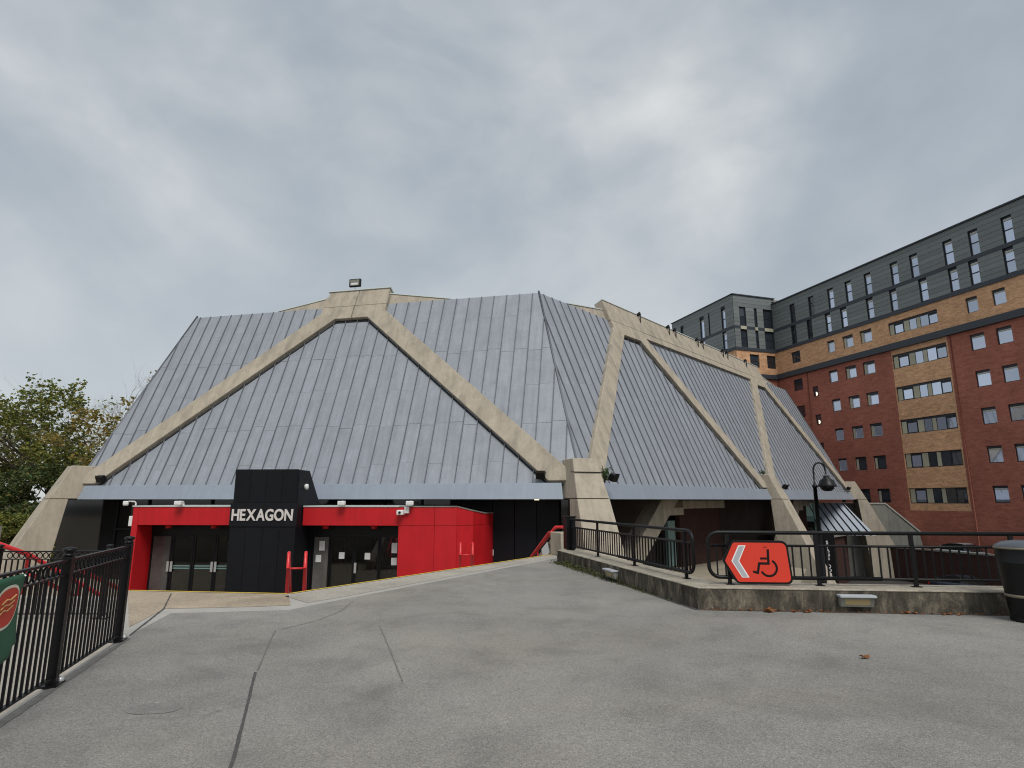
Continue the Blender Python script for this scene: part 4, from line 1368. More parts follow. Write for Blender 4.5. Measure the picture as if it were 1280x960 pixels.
def car(label, loc, yaw, body, L_=4.3, W_=1.75, H_=1.46):
    t = thing('parked_car', label, 'car', loc)
    cs, sn = math.cos(yaw), math.sin(yaw)

    def T_(x, y, z):
        return V((loc[0] + x * cs - y * sn, loc[1] + x * sn + y * cs, loc[2] + z))
    h = W_ / 2
    st = [(-.5, .32, .52, .78, .72), (-.47, .24, .5, .86, .9), (-.3, .2, .55, .92, 1.0), (.0, .2, .55, .93, 1.0), (.25, .2, .55, .9, 1.0), (.44, .22, .5, .72, .92), (.5, .3, .48, .6, .72)]
    rings = []
    for fx, zb, zm, zt_, wf in st:
        rings.append([T_(fx * L_, y, z) for y, z in ((-h * wf * .9, zb), (-h * wf, zm), (-h * wf * .97, zt_ - .06), (-h * wf * .88, zt_), (h * wf * .88, zt_), (h * wf * .97, zt_ - .06), (h * wf, zm), (h * wf * .9, zb))])
    mb = MB()
    n = 8
    mb.add([p for r in rings for p in r], [(i * n + k, (i + 1) * n + k, (i + 1) * n + (k + 1) % n, i * n + (k + 1) % n) for i in range(len(rings) - 1) for k in range(n)] + [tuple(range(n)), tuple(reversed(range((len(rings) - 1) * n, len(rings) * n)))], True)
    bo = mb.build('body', body, t)
    cb = [(-.44, .84, .8), (-.33, 1.3, .72), (-.15, H_ - .03, .7), (.02, H_, .7), (.14, H_ - .06, .7), (.3, .9, .8)]
    r2 = [[T_(fx * L_, y, z) for y, z in ((-h * .9, .86), (-h * wf, z_), (h * wf, z_), (h * .9, .86))] for (fx, z_, wf) in cb for z in (0,)] if False else []
    mb, gl = MB(), MB()
    top = [(fx * L_, z_, wf * h) for fx, z_, wf in cb]
    for (x0, z0, w0), (x1, z1, w1) in zip(top, top[1:]):
        steep = abs((z1 - z0) / (x1 - x0)) > .35
        (gl if steep else mb).add([T_(x0, -w0, z0), T_(x1, -w1, z1), T_(x1, w1, z1), T_(x0, w0, z0)], [(0, 1, 2, 3)])
    for sg in (-1, 1):
        lo = [T_(x, sg * h * .91, .84) for x, z_, w_ in top]
        hi = [T_(x, sg * w_, z_) for x, z_, w_ in top]
        for i in range(len(top) - 1):
            (gl if 0 < i < len(top) - 1 else mb).add([lo[i], lo[i + 1], hi[i + 1], hi[i]], [(0, 1, 2, 3)])
    mb.build('roof', body, t)
    gl.build('glazing', M['dark_glass'], t)
    for x in (-.3, .31):
        for sg in (-1, 1):
            wh = MB().lathe([(0, 0), (.31, 0), (.31, .2), (0, .2)], T_(x * L_, sg * (h - .2) - (0 if sg > 0 else 0), .31), 18, axis=V((-sn * sg, cs * sg, 0))).build('wheel', M['tyre'], t)
            MB().lathe([(0, .205), (.19, .205), (.19, .19)], T_(x * L_, sg * (h - .2), .31), 12, axis=V((-sn * sg, cs * sg, 0))).build('rim', M['steel'], wh)
    for sg in (-1, 1):
        MB().box(T_(.485 * L_, sg * h * .62, .6), (.12, .3, .12), V((cs, sn, 0))).build('headlight', M['paper'], bo)
        MB().box(T_(-.493 * L_, sg * h * .68, .72), (.08, .22, .14), V((cs, sn, 0))).build('tail_light', M['red_metal'], bo)
    return t


q = RW.P(22.5, -3.6, -2.8)
car('silver car parked on the road against the brick block', tuple(q), math.atan2(aD.y, aD.x), M['car_silver'], H_=1.5)
q = RW.P(26.4, YD, 3.0)
car('dark car parked low in the yard behind the railings', tuple(q), math.atan2(aD.y, aD.x) + .25, M['car_dark'])
q = RW.P(31.0, YD, 2.0)
car('blue car parked low in the yard beside the litter bin', tuple(q), math.atan2(aD.y, aD.x), M['car_blue'])

# ------------------------------------------------------------------ low wall with railings on the right
wallT = thing('low_wall', 'low stained concrete wall edging the asphalt plaza', 'wall', P1)


def wall_run(a, b, a2, b2):
    mb = MB()
    mb.hexa([a + Z * -1, b + Z * -1, b2 + Z * -1, a2 + Z * -1, a + Z * .295, b + Z * .295, b2 + Z * .295, a2 + Z * .295])
    mb.build('wall_run', M['stained'], wallT)
    d = (b - a).normalized()
    n = V((-d.y, d.x, 0))
    MB().hexa([a - n * .012 + Z * .298, b - n * .012 + Z * .298, b2 + n * .01 + Z * .298, a2 + n * .01 + Z * .298, a - n * .005 + Z * .322, b - n * .005 + Z * .322, b2 + Z * .322, a2 + Z * .322]).build('coping', M['wall_top'], wallT, bevel=.012)


def off_poly(pts, d):
    out = []
    for i, p in enumerate(pts):
        ns = []
        for a, b in ((i - 1, i), (i, i + 1)):
            if a >= 0 and b < len(pts):
                e = (pts[b] - pts[a]).normalized()
                ns.append(V((-e.y, e.x, 0)))
        n = sum(ns, V((0, 0, 0))) / len(ns)
        out.append(p + n.normalized() * d / max(.3, n.normalized().dot(ns[0])))
    return out


WP = [P0, P1, P2, P3]
WPb = off_poly(WP, .62)
for i in range(3):
    wall_run(WP[i], WP[i + 1], WPb[i], WPb[i + 1])
# yard-side face below the wall
MB().hexa([p + Z * z for z in (YD, -1.002) for p in (P1, P3, WPb[3], WPb[1])]).build('footing', M['stained'], wallT)


def railing(label, A, B, round_a, round_b, posts):
    d = (B - A).normalized()
    ln = (B - A).length
    t = thing('railing', label, 'railing', A + Z * .32)
    r = .16

    def X(s_, z):
        return A + d * s_ + Z * z
    zt_, zm, zb = 1.1, .905, .43

    def arc(cx_, cz, a0, a1):
        return [X(cx_ + r * math.cos(math.radians(a0 + (a1 - a0) * k / 6)), cz + r * math.sin(math.radians(a0 + (a1 - a0) * k / 6))) for k in range(7)]
    path = []
    if round_a:
        path += [X(ln * .5, zb)] + arc(r, zb + r, 270, 180) + arc(r, zt_ - r, 180, 90)
    else:
        path += [X(0, zt_)]
    if round_b:
        path += arc(ln - r, zt_ - r, 90, 0) + arc(ln - r, zb + r, 0, -90) + [X(ln * .5, zb)]
    else:
        path += [X(ln, zt_)]
    MB().tube(path, .029, 8).build('top_rail', M['black_metal'], t)
    MB().tube([X(.04, zm), X(ln - .04, zm)], .021, 6).build('mid_rail', M['black_metal'], t)
    MB().tube([X(r if round_a else 0, zb - (.001)), X(ln - (r if round_b else 0), zb - .001)], .021, 6).build('bottom_rail', M['black_metal'], t)
    for s_ in posts:
        MB().box(X(s_, .71), (.055, .04, .78), d).build('post', M['black_metal'], t)
        MB().box(X(s_, .328), (.12, .1, .012), d).build('base_plate', M['black_metal'], t)
    n = int(ln / .125)
    for i in range(1, n):
        s_ = i * ln / n
        if min(abs(s_ - q) for q in posts) < .03:
            continue
        MB().box(X(s_, (zm + zb) / 2), (.02, .02, zm - zb), d).build('bar', M['black_metal'], t)
    return t, X, d


RPb = off_poly(WP, .34)
dd = (RPb[1] - RPb[0]).normalized()
railing('black railing on the low wall running back to the steps', RPb[0] + dd * .15, RPb[1] - dd * .42, False, True, [.06, 1.9, 3.9, 5.95])
d2_ = (RPb[2] - RPb[1]).normalized()
RB = RPb[1] + d2_ * .02
_, RX, RD = railing('black railing on the low wall behind the red wheelchair sign', RB, RB + d2_ * 5.05, True, False, [.3, 1.62, 3.0, 4.4])
d3_ = (RPb[3] - RPb[2]).normalized()
railing('black railing on the low wall past the litter bin', RPb[2] + d3_ * 1.02, RPb[3], False, False, [.3, 1.8, 3.3, 4.8, 6.3, 7.8])
t = thing('railing_end_box', 'black box post at the stair end of the railing', 'post', RPb[0] + Z * .32)
MB().box(RPb[0] + dd * .0 + Z * .74, (.28, .26, .82), dd).build('case', M['black_metal'], t, bevel=.02)
MB().box(RPb[0] + dd * .0 + Z * 1.165, (.32, .3, .03), dd).build('cap', M['black_metal'], t)

# wall lights on the low wall
def wall_light(p, n, label):
    t = thing('wall_light', label, 'wall light', p)
    n = V(n).normalized()
    sx_ = V((-n.y, n.x, 0))
    p = V(p)
    MB().hexa([p + sx_ * a * .23 + n * b + Z * z for z, bb_ in ((-.085, .07), (.05, .12)) for a, b in ((-1, 0), (1, 0), (1, bb_), (-1, bb_))]).build('housing', M['grey_concrete'], t, bevel=.01)
    MB().hexa([p + sx_ * a * .25 + n * b + Z * z for z in (.052, .085) for a, b in ((-1, 0), (1, 0), (1, .15), (-1, .15))]).build('hood', M['sign_grey'], t, bevel=.006)
    MB().hexa([p + sx_ * a * .17 + n * (b + k) + Z * z for z, k in ((-.05, .085), (.03, .113)) for a, b in ((-1, -.04), (1, -.04), (1, 0), (-1, 0))]).build('lens', M['lamp_lens'], t)


n12 = V(((P2 - P1).y, -(P2 - P1).x, 0)).normalized()
n01 = V(((P1 - P0).y, -(P1 - P0).x, 0)).normalized()
wall_light(P1.lerp(P2, .535) + Z * .17, n12, 'hooded metal wall light with amber lens beyond the wheelchair sign')
wall_light(P0.lerp(P1, .54) + Z * .15, n01, 'hooded metal wall light above the moss near the steps')

# wheelchair sign on the railing
sg = thing('direction_sign', 'red arrow shaped sign with wheelchair symbol and white chevron on the railing', 'sign', RX(1.0, .37))
SO = RX(.70, .668) + V((d2_.y, -d2_.x, 0)) * .06
SX, SN = d2_, V((d2_.y, -d2_.x, 0))
K = .00115


def S2(x, y, w_=0.0):
    return SO + SX * ((x - 680) * K) + Z * ((460 - y) * K) + SN * w_


def rounded(pts, radii, n=6):
    out = []
    for i, p in enumerate(pts):
        a, b = V(pts[i - 1]) - V(p), V(pts[(i + 1) % len(pts)]) - V(p)
        r = radii[i]
        a.normalize()
        b.normalize()
        for k in range(n + 1):
            t_ = k / n
            out.append(V(p) + a * r * (1 - t_) ** 2 + b * r * t_ ** 2)
    return out


outl = rounded([(235, 448, 0), (365, 180, 0), (1085, 183, 0), (1130, 742, 0), (405, 742, 0)], [40, 70, 95, 95, 70])
MB().prism([S2(q.x, q.y, 0) for q in outl], SN * .025).build('sign_plate', M['sign_black'], sg)
inl = rounded([(268, 448, 0), (385, 210, 0), (1062, 213, 0), (1103, 716, 0), (425, 716, 0)], [20, 30, 75, 75, 30])
MB().prism([S2(q.x, q.y, .026) for q in inl], SN * .003).build('sign_face', M['sign_red'], sg)
MB().prism([S2(x, y, .0295) for x, y in ((452, 246), (548, 246), (452, 450), (570, 660), (475, 660), (350, 450))], SN * .002).build('chevron_border', M['sign_white'], sg)
MB().prism([S2(x, y, .032) for x, y in ((462, 258), (528, 258), (436, 450), (546, 648), (484, 648), (368, 450))], SN * .002).build('chevron', M['sign_grey'], sg)


def ribbon(pts, wd):
    pts = [V((x, y, 0)) for x, y in pts]
    L_, R_ = [], []
    for i, p in enumerate(pts):
        ds = []
        if i > 0:
            ds.append((p - pts[i - 1]).normalized())
        if i < len(pts) - 1:
            ds.append((pts[i + 1] - p).normalized())
        d = sum(ds, V((0, 0, 0))).normalized()
        n = V((-d.y, d.x, 0))
        k = wd / 2 / max(.35, abs(n.dot(V((-ds[0].y, ds[0].x, 0)))))
        L_.append(p + n * k)
        R_.append(p - n * k)
    mb = MB()
    for i in range(len(pts) - 1):
        mb.prism([S2(q.x, q.y, .0295) for q in (L_[i], L_[i + 1], R_[i + 1], R_[i])], SN * .002)
    return mb


ribbon([(830, 295), (826, 478), (706, 478), (682, 598), (622, 582)], 30).build('symbol_figure', M['sign_black'], sg)
ribbon([(724, 414), (810, 414)], 26).build('symbol_arm', M['sign_black'], sg)
ribbon([(825 + 103 * math.cos(math.radians(a)), 535 + 103 * math.sin(math.radians(a))) for a in range(-62, 156, 8)], 28).build('symbol_wheel', M['sign_black'], sg)
ribbon([(798 + 18 * math.cos(math.radians(a)), 282 + 18 * math.sin(math.radians(a))) for a in range(180, 350, 20)], 8).build('symbol_head', M['sign_black'], sg)

# ------------------------------------------------------------------ litter bin
bc = V((6.98, 8.45, .004))
t = thing('litter_bin', 'round black litter bin with grey domed lid beside the low wall', 'litter bin', bc)
MB().lathe([(0, .0), (.245, .0), (.25, .03), (.235, .05), (.243, .06), (.262, .3), (.266, .31)], bc, 32).build('base', M['bin'], t)
MB().lathe([(.262, .31), (.275, .315), (.277, .345), (.268, .35)], bc, 32).build('band', M['bin_band'], t)
MB().lathe([(.265, .35), (.298, .75), (.302, .76), (.302, .77), (.299, .775), (.31, .93), (.31, .95)], bc, 32).build('drum', M['bin'], t)
MB().lathe([(.31, .94), (.325, .945), (.325, .965), (.31, .97)], bc, 32).build('rim', M['bin_band'], t)
MB().lathe([(.318, .97), (.3, .995), (.22, 1.035), (.1, 1.055), (0, 1.06)], bc, 32).build('lid', M['bin_lid'], t)

# ------------------------------------------------------------------ lamp post behind the wall
lp = V((5.77, 11.55, YD))
t = thing('street_lamp', 'black swan neck street lamp with bell shade behind the railings', 'street lamp', lp)
MB().tube([lp, lp + Z * 1.2], .09, 12).build('base', M['black_metal'], t)
MB().tube([lp + Z * 1.2, lp + Z * (.7 - YD), lp + Z * (.75 - YD), lp + Z * (1.85 - YD)], [.06, .052, .04, .034], 12).build('column', M['black_metal'], t)
MB().lathe([(.036, 0), (.048, .01), (.048, .04), (.026, .07)], lp + Z * (1.83 - YD), 12).build('collar', M['black_metal'], t)
hc = lp + Z * (2.16 - YD)
arc_ = [lp + Z * (1.9 - YD)] + [hc + V((.115 - .115 * math.cos(a), 0, .115 * math.sin(a) * 1.25)) for a in [k * math.pi / 9 for k in range(9)]] + [hc + V((.235, 0, -.08))]
MB().tube(arc_, .017, 8).build('neck', M['black_metal'], t)
lc = hc + V((.235, 0, -.30))
MB().lathe([(.0, .2), (.05, .2), (.06, .15), (.12, .11), (.145, .04), (.172, .0), (.168, -.012), (.11, -.01)], lc, 20).build('shade', M['black_metal'], t)
MB().lathe([(.125, -.005), (.117, -.05), (.075, -.09), (0, -.1)], lc, 20).build('bowl', M['dark_glass'], t)

# ------------------------------------------------------------------ red handrails on the steps
def handrail(label, edge, dn, side, top0=.75, gap=.32, bar=True):
    t = thing('handrail', label, 'handrail', V((edge.x, edge.y, -.5)))
    for sg_ in ((-1, 1) if gap else (0,)):
        o_ = side * gap / 2 * sg_
        g = lambda s_: -.175 * (s_ / .33)
        p0 = edge + o_ + dn * top0
        s0, s1_ = top0, 4.0
        a, b = edge + o_ + dn * s0, edge + o_ + dn * s1_
        zt0, zt1 = g(s0) + 1.0, g(s1_) + 1.0
        pth = [a + Z * (zt0 - .28) - dn * .02, a + Z * (zt0 - .06), a + dn * .04 + Z * zt0, a + dn * .12 + Z * zt0, b + Z * zt1]
        MB().tube(pth, .032, 8).build('rail', M['red_metal'], t)
        for q in (s0 + .1, s0 + 1.6, s1_ - .1):
            pq = edge + o_ + dn * q
            MB().tube([pq + Z * (FC), pq + Z * (g(q) + .98)], .032, 8).build('post', M['red_metal'], t)
        MB().tube([a + dn * .15 + Z * (zt0 - .45), b + Z * (zt1 - .45)], .022, 6).build('lower_rail', M['red_metal'], t)
    if gap and bar:
        for dz in (.45, -.12):
            MB().tube([edge - side * gap / 2 + dn * (top0 + .1) + Z * dz + Z * (-.175 * top0 / .33 + .25), edge + side * gap / 2 + dn * (top0 + .1) + Z * dz + Z * (-.175 * top0 / .33 + .25)], .02, 6).build('rung', M['red_metal'], t)
    return t


hb = (s1 + s2).normalized()
hb0 = V((-.3, .95, 0)).normalized()
handrail('red double handrail rising from the steps in front of the sign tower', EC + V((-.08, .5, 0)), hb0, V((1, .2, 0)).normalized(), .8)
handrail('red double handrail rising from the steps in front of the red side wall', EC + E2 * 5.2 + s2 * .1, V((-.09, 1, 0)).normalized(), V((1, .09, 0)).normalized(), 1.0)

# flank of the steps by the low wall
FK = thing('stair_flank', 'sloping concrete stair flank at the end of the low wall', 'wall', ER)
sf = V((-.35, .94, 0)).normalized()
ef = V((.94, .35, 0)).normalized()
fa, fb = ER + V((-.05, -.25, 0)), ER + sf * 4.6 + V((-.05, -.25, 0))
nf = ef * .5
MB().hexa([fa + Z * FC, fb + Z * FC, fb + nf + Z * FC, fa + nf + Z * FC, fa + Z * .62, fb + Z * (FC + .5), fb + nf + Z * (FC + .5), fa + nf + Z * .62]).build('parapet', M['concrete'], FK, bevel=.02)
MB().hexa([fa - ef * .07 + Z * .12, fb - ef * .07 + Z * (FC + .02), fb + Z * (FC + .02), fa + Z * .12, fa - ef * .07 + Z * .32, fb - ef * .07 + Z * (FC + .22), fb + Z * (FC + .22), fa + Z * .32]).build('ledge', M['grey_concrete'], FK)
MB().box(fa + ef * .1 - sf * .35 + Z * .33, (.75, .5, .66), sf).build('pier', M['concrete'], FK, bevel=.02)
MB().box(fa + sf * .55 - ef * .085 + Z * .06, (.5, .02, .34), (sf - Z * .55), uy=ef).build('notice', M['paper'], FK)
t = thing('handrail', 'red handrail bracketed along the sloping stair flank by the low wall', 'handrail', fa + Z * .6)
MB().tube([fa + V((.4, .0, .8)) - sf * .1, fa + Z * .8 - sf * .05, fb + Z * (FC + .78)], .045, 8).build('rail', M['red_metal'], t)
MB().tube([fa - sf * .02 + Z * .3 - ef * .1, fa + sf * .05 + Z * .66 - ef * .1, fa + sf * .25 + Z * .62 - ef * .1, fb + Z * (FC + .55) - ef * .1], .04, 8).build('rail', M['red_metal'], t)
for k in (.02, .3, .6):
    q = fa.lerp(fb, k)
    MB().tube([q + Z * (.5 - 2.45 * k), q + Z * (.8 - 2.45 * k)], .03, 6).build('post', M['red_metal'], t)

# left flank with red rails
FK = thing('stair_flank', 'pale concrete stair flank with brown joint behind the black fence', 'wall', EC + E1 * 6.4)
fa, fb = EC + E1 * 6.4 - s1 * 1.6, EC + E1 * 6.4 + s1 * 4.6
MB().hexa([fa + Z * FC, fb + Z * FC, fb + E1 * .4 + Z * FC, fa + E1 * .4 + Z * FC, fa + Z * .35, fb + Z * (FC + .5), fb + E1 * .4 + Z * (FC + .5), fa + E1 * .4 + Z * .35]).build('parapet', M['concrete'], FK, bevel=.02)
MB().hexa([fa - E1 * .02 + Z * (-.15), fb - E1 * .02 + Z * (FC), fb + Z * FC, fa + Z * (-.15), fa - E1 * .02 + Z * (-.09), fb - E1 * .02 + Z * (FC + .06), fb + Z * (FC + .06), fa + Z * (-.09)]).build('joint', M['recess'], FK)
t = thing('handrail', 'red handrails along the stair flank behind the black fence', 'handrail', fa + Z * .3)
m0 = EC + E1 * 4.0
MB().tube([m0 + E1 * 5.0 + Z * .72 - s1 * .6, m0 + E1 * 2.2 + Z * .88 - s1 * .5, m0 + E1 * 1.8 + Z * .88 - s1 * .3, m0 + E1 * 1.7 + s1 * .5 + Z * .55, m0 + E1 * 1.7 + s1 * 4.2 + Z * (-1.45)], .045, 8).build('rail', M['red_metal'], t)
MB().tube([m0 + E1 * 1.5 + s1 * .4 + Z * .2, m0 + E1 * 1.5 + s1 * 4.2 + Z * (-1.8)], .045, 8).build('rail', M['red_metal'], t)
MB().tube([m0 + E1 * 1.1 + s1 * .9 + Z * .3, m0 + E1 * .9 + s1 * 4.2 + Z * (-1.3)], .045, 8).build('rail', M['red_metal'], t)
for k in (.5, 1.8, 3.2):
    q = m0 + E1 * 1.7 + s1 * k
    MB().tube([q + Z * FC, q + Z * (.82 - .54 * k)], .035, 6).build('post', M['red_metal'], t)
t = thing('grey_rail', 'grey tubular rail behind the red handrails', 'rail', m0 + E1 * 3 + s1 * 1.0)
MB().tube([m0 + E1 * 6.0 + s1 * .7 + Z * .85, m0 + E1 * 2.75 + s1 * .8 + Z * 1.02], .03, 6).build('top_rail', M['steel'], t)
MB().tube([m0 + E1 * 2.75 + s1 * .8 + Z * 1.08, m0 + E1 * 2.75 + s1 * .8 + Z * FC], .03, 6).build('post', M['steel'], t)

# ------------------------------------------------------------------ black fences on the left
def fence(label, A, B, posts, z0, bars_from=0.0, pitch=.098):
    d = (B - A).normalized()
    ln = (B - A).length
    t = thing('fence', label, 'fence', A + Z * z0)
    up_ = lambda s_, z: A + d * s_ + Z * (z0 + z)
    MB().box(up_(ln / 2, 1.06), (ln, .045, .02), d).build('top_rail', M['black_metal'], t)
    MB().box(up_(ln / 2, .935), (ln, .035, .012), d).build('upper_rail', M['black_metal'], t)
    MB().box(up_(ln / 2, .075), (ln, .04, .014), d).build('bottom_rail', M['black_metal'], t)
    n = int(ln / pitch)
    nrm = V((-d.y, d.x, 0))
    ring = None
    for i in range(1, n):
        s_ = i * ln / n
        if min(abs(s_ - q) for q in posts) < .065:
            continue
        MB().box(up_(s_, .505), (.018, .018, .85), d).build('bar', M['black_metal'], t)
    for i in range(1, n):
        s_ = (i + .5) * ln / n
        if s_ > ln - .08 or min(abs(s_ - q) for q in posts) < .1:
            continue
        cc = up_(s_, .995)
        pts = [cc + d * math.cos(a) * .042 + Z * math.sin(a) * .045 for a in [k * math.pi / 6 for k in range(13)]]
        MB().tube(pts, .0085, 5, cap=False).build('ring', M['black_metal'], t)
    for s_ in posts:
        po = MB().box(up_(s_, .545), (.075, .075, 1.09), d).build('post', M['black_metal'], t)
        MB().lathe([(.035, 0), (.05, .012), (.05, .02), (.03, .03), (.05, .045), (.058, .06), (.05, .075), (.02, .085), (0, .086)], up_(s_, 1.09), 14).build('finial', M['black_metal'], po)
        MB().box(up_(s_, .012), (.2, .14, .014), d).build('base_plate', M['black_metal'], po)
        MB().lathe([(.03, 0), (.03, .02), (.018, .035), (0, .036)], up_(s_ + .07, .02) - nrm * .04, 8).build('bolt', M['steel'], po)
    return t


f0, f1 = V2(-3.23, 3.0), V2(-4.54, 7.32)
fd = (f1 - f0).normalized()
fln = (f1 - f0).length
fence('black ring-topped fence along the asphalt edge holding the green banner', f0, f1, [.95, fln - 1.76, fln], 0.004)
fence('black ring-topped fence behind the sunken paving', V2(-12.5, 10.25), V2(-6.62, 10.3), [.4, 3.98, 5.8], -.3)
# green banner tied to the nearer bays
bt = thing('banner', 'green banner with red and cream emblem tied to the black fence', 'banner', f0 + fd * 1.3)
bn = V((fd.y, -fd.x, 0))
bs0, bs1 = fln - 4.2, fln - 2.66


def BP(s_, z, w_=0.0):
    sag = .03 * math.sin(s_ * 5.5) + .02 * math.sin(z * 7 + s_ * 3)
    return f0 + fd * s_ + Z * z + bn * (.045 + sag * .4 + w_)


mb = MB()
NX, NZ = 26, 14


def bz(u_, v_):
    lo = .50 + .05 * math.sin(u_ * 6) + (.06 if u_ > .94 else 0)
    return lo + (1.05 - lo) * v_


vv = [BP(bs0 + (bs1 - bs0) * (u_ / NX) - .03 * math.sin(v_ / NZ * 3.1) * (u_ == NX), bz(u_ / NX, v_ / NZ)) for v_ in range(NZ + 1) for u_ in range(NX + 1)]
mb.add(vv, [(j * (NX + 1) + i, j * (NX + 1) + i + 1, (j + 1) * (NX + 1) + i + 1, (j + 1) * (NX + 1) + i) for j in range(NZ) for i in range(NX)], True)
bo = mb.build('cloth', M['banner'], bt)
m_ = bo.modifiers.new('thick', 'SOLIDIFY')
m_.thickness = .004


def blob(cs, cz, rs, rz, w_, name, m, tilt=.0):
    q = MB()
    n = 28
    pts = []
    for k in range(n):
        a = 2 * math.pi * k / n
        x = abs(math.cos(a)) ** .8 * (1 if math.cos(a) > 0 else -1) * rs
        z = abs(math.sin(a)) ** .8 * (1 if math.sin(a) > 0 else -1) * rz
        pts.append(BP(cs + x + tilt * z, cz + z, w_))
    cpt = BP(cs, cz, w_)
    q.add([cpt] + pts, [(0, 1 + k, 1 + (k + 1) % n) for k in range(n)])
    return q.build(name, M[m], bt)


blob(bs1 - .27, .84, .2, .15, .004, 'emblem_border', 'banner_cream', .25)
blob(bs1 - .27, .84, .18, .13, .008, 'emblem', 'banner_red', .25)
q = MB()
for i in range(3):
    a = BP(bs1 - .4 + .02 * i, .8 + i * .035, .012)
    b = BP(bs1 - .18 + .02 * i, .84 + i * .035, .012)
    q.tube([a, a.lerp(b, .3) + Z * .012, a.lerp(b, .6) - Z * .008, b], .006, 5)
q.build('emblem_script', M['banner_gold'], bt)
for z in (1.03,):
    MB().tube([BP(bs1 - .03, z, .01), BP(bs1 - .03, z + .03, -.03)], .006, 5).build('tie', M['paper'], bt)

# ------------------------------------------------------------------ trees on the left
def tree(name, label, base, h, r0, seed, leaf_m, n_leaf, leaf, bark='bark', spread=.42, depth=5, lo=.3, twig=True, tip=0.0):
    rng = random.Random(seed)
    t = thing(name, label, 'tree', base)
    b = V(base)
    tr, br, lf = MB(), MB(), MB()
    tips = []

    def grow(p, d, ln, r, lv):
        k = 4
        path, rad = [p], [r]
        cur = p
        for i in range(k):
            d = (d + V((rng.gauss(0, .13), rng.gauss(0, .13), rng.gauss(.04, .08)))).normalized()
            cur = cur + d * ln / k
            path.append(cur)
            rad.append(r * (1 - .45 * (i + 1) / k))
            if lv >= 2:
                tips.append((cur, lv))
        (tr if lv == 0 else br).tube(path, rad, 8 if lv < 2 else 5 if lv < 3 else 3, cap=False)
        if lv >= depth:
            return
        n = rng.randint(3, 4) if lv else 6
        for j in range(n):
            f = rng.uniform(.45, 1.0) if lv else rng.uniform(.35, 1.0)
            i = min(k - 1, int(f * k))
            sp = path[i].lerp(path[i + 1], f * k - i)
            a = rng.uniform(0, 6.28)
            side = V((math.cos(a), math.sin(a), rng.uniform(-.15, .35)))
            nd = (d * (1 - spread) + side * spread * 1.6).normalized()
            grow(sp, nd, ln * rng.uniform(.55, .78), rad[i] * .55, lv + 1)
    grow(b, V((0, 0, 1)), h * .42, r0, 0)
    tr.build('trunk', M[bark], t)
    br.build('branches', M[bark], t)
    cand = [q for q, lv in tips if lv >= 3]
    if n_leaf and cand:
        clumps = [cand[rng.randrange(len(cand))] for _ in range(max(1, n_leaf // 14))]
        zmax = max(q.z for q in cand)
        zmin = min(q.z for q in cand)
        for c_ in clumps:
            if tip and rng.random() < tip * (c_.z - zmin) / (zmax - zmin + .01):
                continue
            for j in range(14):
                leaf_quad(lf, c_ + V((rng.gauss(0, .24), rng.gauss(0, .24), rng.gauss(0, .2))), leaf * rng.uniform(.6, 1.3), rng, .2)
        lf.build('crown', M[leaf_m], t)
    return t


def shrub(name, label, base, rx, rz, seed, m, n, leaf, lobes=14):
    rng = random.Random(seed)
    t = thing(name, label, 'shrub', base)
    b = V(base)
    st, lf = MB(), MB()
    for i in range(lobes):
        a, e = rng.uniform(0, 6.28), rng.uniform(.1, 1)
        c_ = b + V((math.cos(a) * rx * rng.uniform(.2, .85), math.sin(a) * rx * rng.uniform(.2, .85), rz * (.15 + .78 * e)))
        c_ = V((b.x + (c_.x - b.x) * (1.15 - .6 * e), b.y + (c_.y - b.y) * (1.15 - .6 * e), c_.z))
        st.tube([b + V((rng.gauss(0, .15), rng.gauss(0, .15), 0)), b.lerp(c_, .5) + V((rng.gauss(0, .2), rng.gauss(0, .2), .2)), c_], [.06, .04, .015], 5)
        rr_ = rx * rng.uniform(.28, .48)
        for j in range(n // lobes):
            v = V((rng.gauss(0, 1), rng.gauss(0, 1), rng.gauss(0, .75)))
            v = v.normalized() * rr_ * rng.uniform(.45, 1.0) ** .6
            v.z *= .6
            leaf_quad(lf, c_ + v, leaf * rng.uniform(.6, 1.3), rng, .3)
    st.build('stem', M['bark'], t)
    lf.build('foliage', M[m], t)
    return t


tree('leafy_tree', 'tall tree with green and yellowing leaves behind the left concrete leg', (-31.2, 42, FC), 14.4, .24, 11, 'leaf_green', 8000, .27, tip=.4)
tree('yellow_tree', 'thin tree with sparse yellow leaves against the zinc roof edge', (-26.6, 40.5, FC), 12.4, .2, 23, 'leaf_yellow', 6000, .25, spread=.38, tip=.2)
tree('bare_tree', 'bare pale branched tree rising behind the leafy tree', (-35.6, 46, FC), 15.5, .34, 5, 'leaf_yellow', 500, .18, bark='bark_pale', spread=.36)
tree('bare_tree', 'nearly leafless tree between the leafy tree and the roof', (-30.0, 47, FC), 15.4, .32, 31, 'leaf_yellow', 420, .18, bark='bark_pale', spread=.34)
tree('background_tree', 'green tree standing farthest left behind the shrubs', (-41, 47, FC), 14.0, .22, 47, 'leaf_green', 3600, .26, tip=.3)
shrub('evergreen_shrub', 'dark green bushy evergreen beside the left concrete leg', (-27.6, 38.5, FC), 3.2, 6.2, 3, 'leaf_dark', 7500, .24, 22)
shrub('evergreen_shrub', 'broad dark evergreen under the leafy tree', (-32.5, 39, FC), 3.6, 6.0, 8, 'leaf_dark', 7500, .24, 22)
shrub('evergreen_shrub', 'low fresh green shrub in front of the dark evergreens', (-27.8, 34.0, FC), 2.3, 3.2, 9, 'leaf_green', 4500, .19, 16)
shrub('evergreen_shrub', 'tall dark evergreen farthest from the theatre', (-38.0, 40, FC), 3.6, 6.5, 12, 'leaf_dark', 5500, .24, 20)
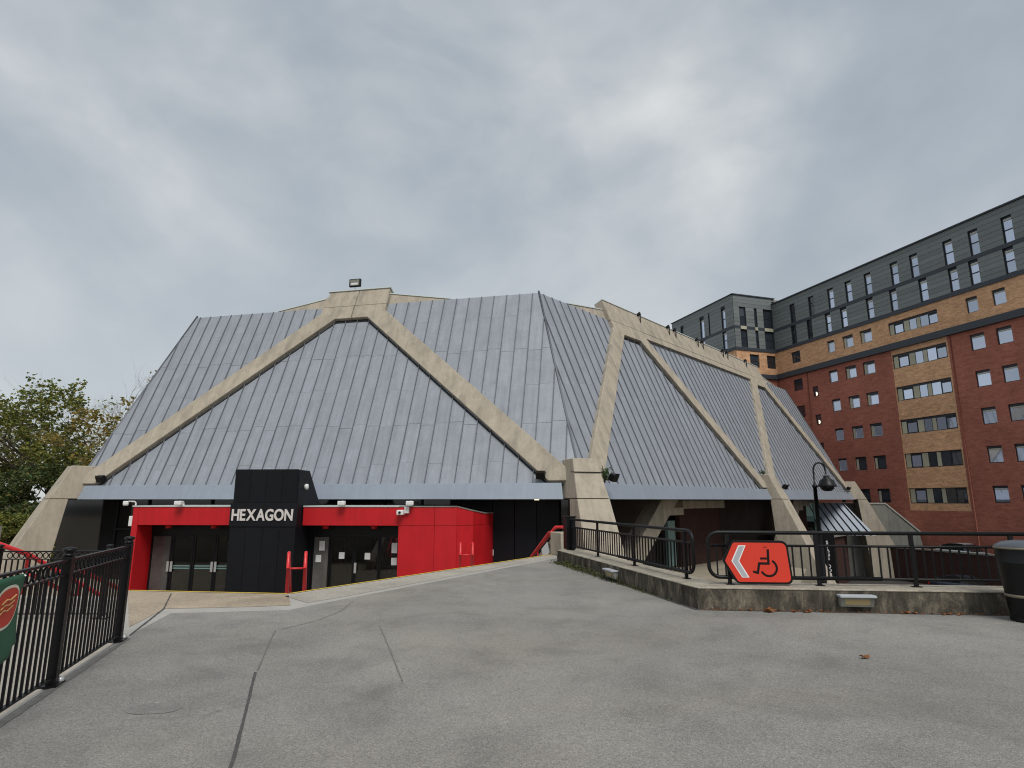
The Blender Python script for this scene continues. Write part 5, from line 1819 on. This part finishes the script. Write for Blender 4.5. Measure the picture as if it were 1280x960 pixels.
shrub('evergreen_shrub', 'dark shrub between the trees behind the zinc roof edge', (-25.8, 44, FC), 3.2, 6.3, 14, 'leaf_dark', 4500, .24, 18)

# ------------------------------------------------------------------ moss, weeds and fallen leaves
rng = random.Random(99)
mb = MB()
d01 = (P1 - P0)
for i in range(1500):
    k = min(.93, abs(rng.gauss(0, .33)))
    k = k if rng.random() < .75 else rng.random() * .8
    p = P0 + d01 * k + n01 * abs(rng.gauss(0, .07)) * (1.4 if k < .5 else .8)
    leaf_quad(mb, p + Z * (.006 + abs(rng.gauss(0, .035)) * (1.6 if .1 < k < .6 else .5)), rng.uniform(.02, .055), rng)
o = mb.build('moss', M['moss'], None, kind='stuff')
o['label'] = 'green moss and small weeds along the foot of the low wall'
mb = MB()
d12 = P3 - P1
for i in range(420):
    p = P1 + d12 * rng.random() * .55 + n12 * abs(rng.gauss(0, .035))
    leaf_quad(mb, p + Z * rng.uniform(.005, .02), rng.uniform(.015, .045), rng)
o = mb.build('leaf_litter', M['dead_leaf'], None, kind='stuff')
o['label'] = 'dry leaf crumbs gathered at the foot of the low wall'


def fallen_leaf(p, s_, rz, label, group=None, m='dead_leaf'):
    pts = []
    for k in range(10):
        a = 2 * math.pi * k / 10
        r = s_ * (.5 + .13 * math.cos(5 * a)) * (1.0 if k != 5 else .8)
        pts.append((math.cos(a) * r, math.sin(a) * r * .7, .012 + .03 * s_ / .12 * (math.cos(2 * a) * .5 + .5)))
    me_pts = [(0, 0, .008)] + pts
    cs, sn = math.cos(rz), math.sin(rz)
    mb = MB().add([(p[0] + x * cs - y * sn, p[1] + x * sn + y * cs, .004 + z) for x, y, z in me_pts], [(0, 1 + k, 1 + (k + 1) % 10) for k in range(10)])
    o = mb.build('fallen_leaf', M[m])
    tag(o, label, 'leaf', group)


fallen_leaf((3.62, 6.55), .11, .3, 'single brown curled leaf lying out on the open asphalt')
fallen_leaf((3.72, 9.13), .2, 1.0, 'large orange leaf against the wall below the wheelchair sign')
for i in range(14):
    k = rng.uniform(.08, .42)
    q = P1 + d12 * k * .62 + n12 * rng.uniform(.03, .14)
    fallen_leaf((q.x, q.y), rng.uniform(.05, .11), rng.uniform(0, 6), 'small brown leaf lying at the foot of the low wall', 'fallen leaves at the wall foot')
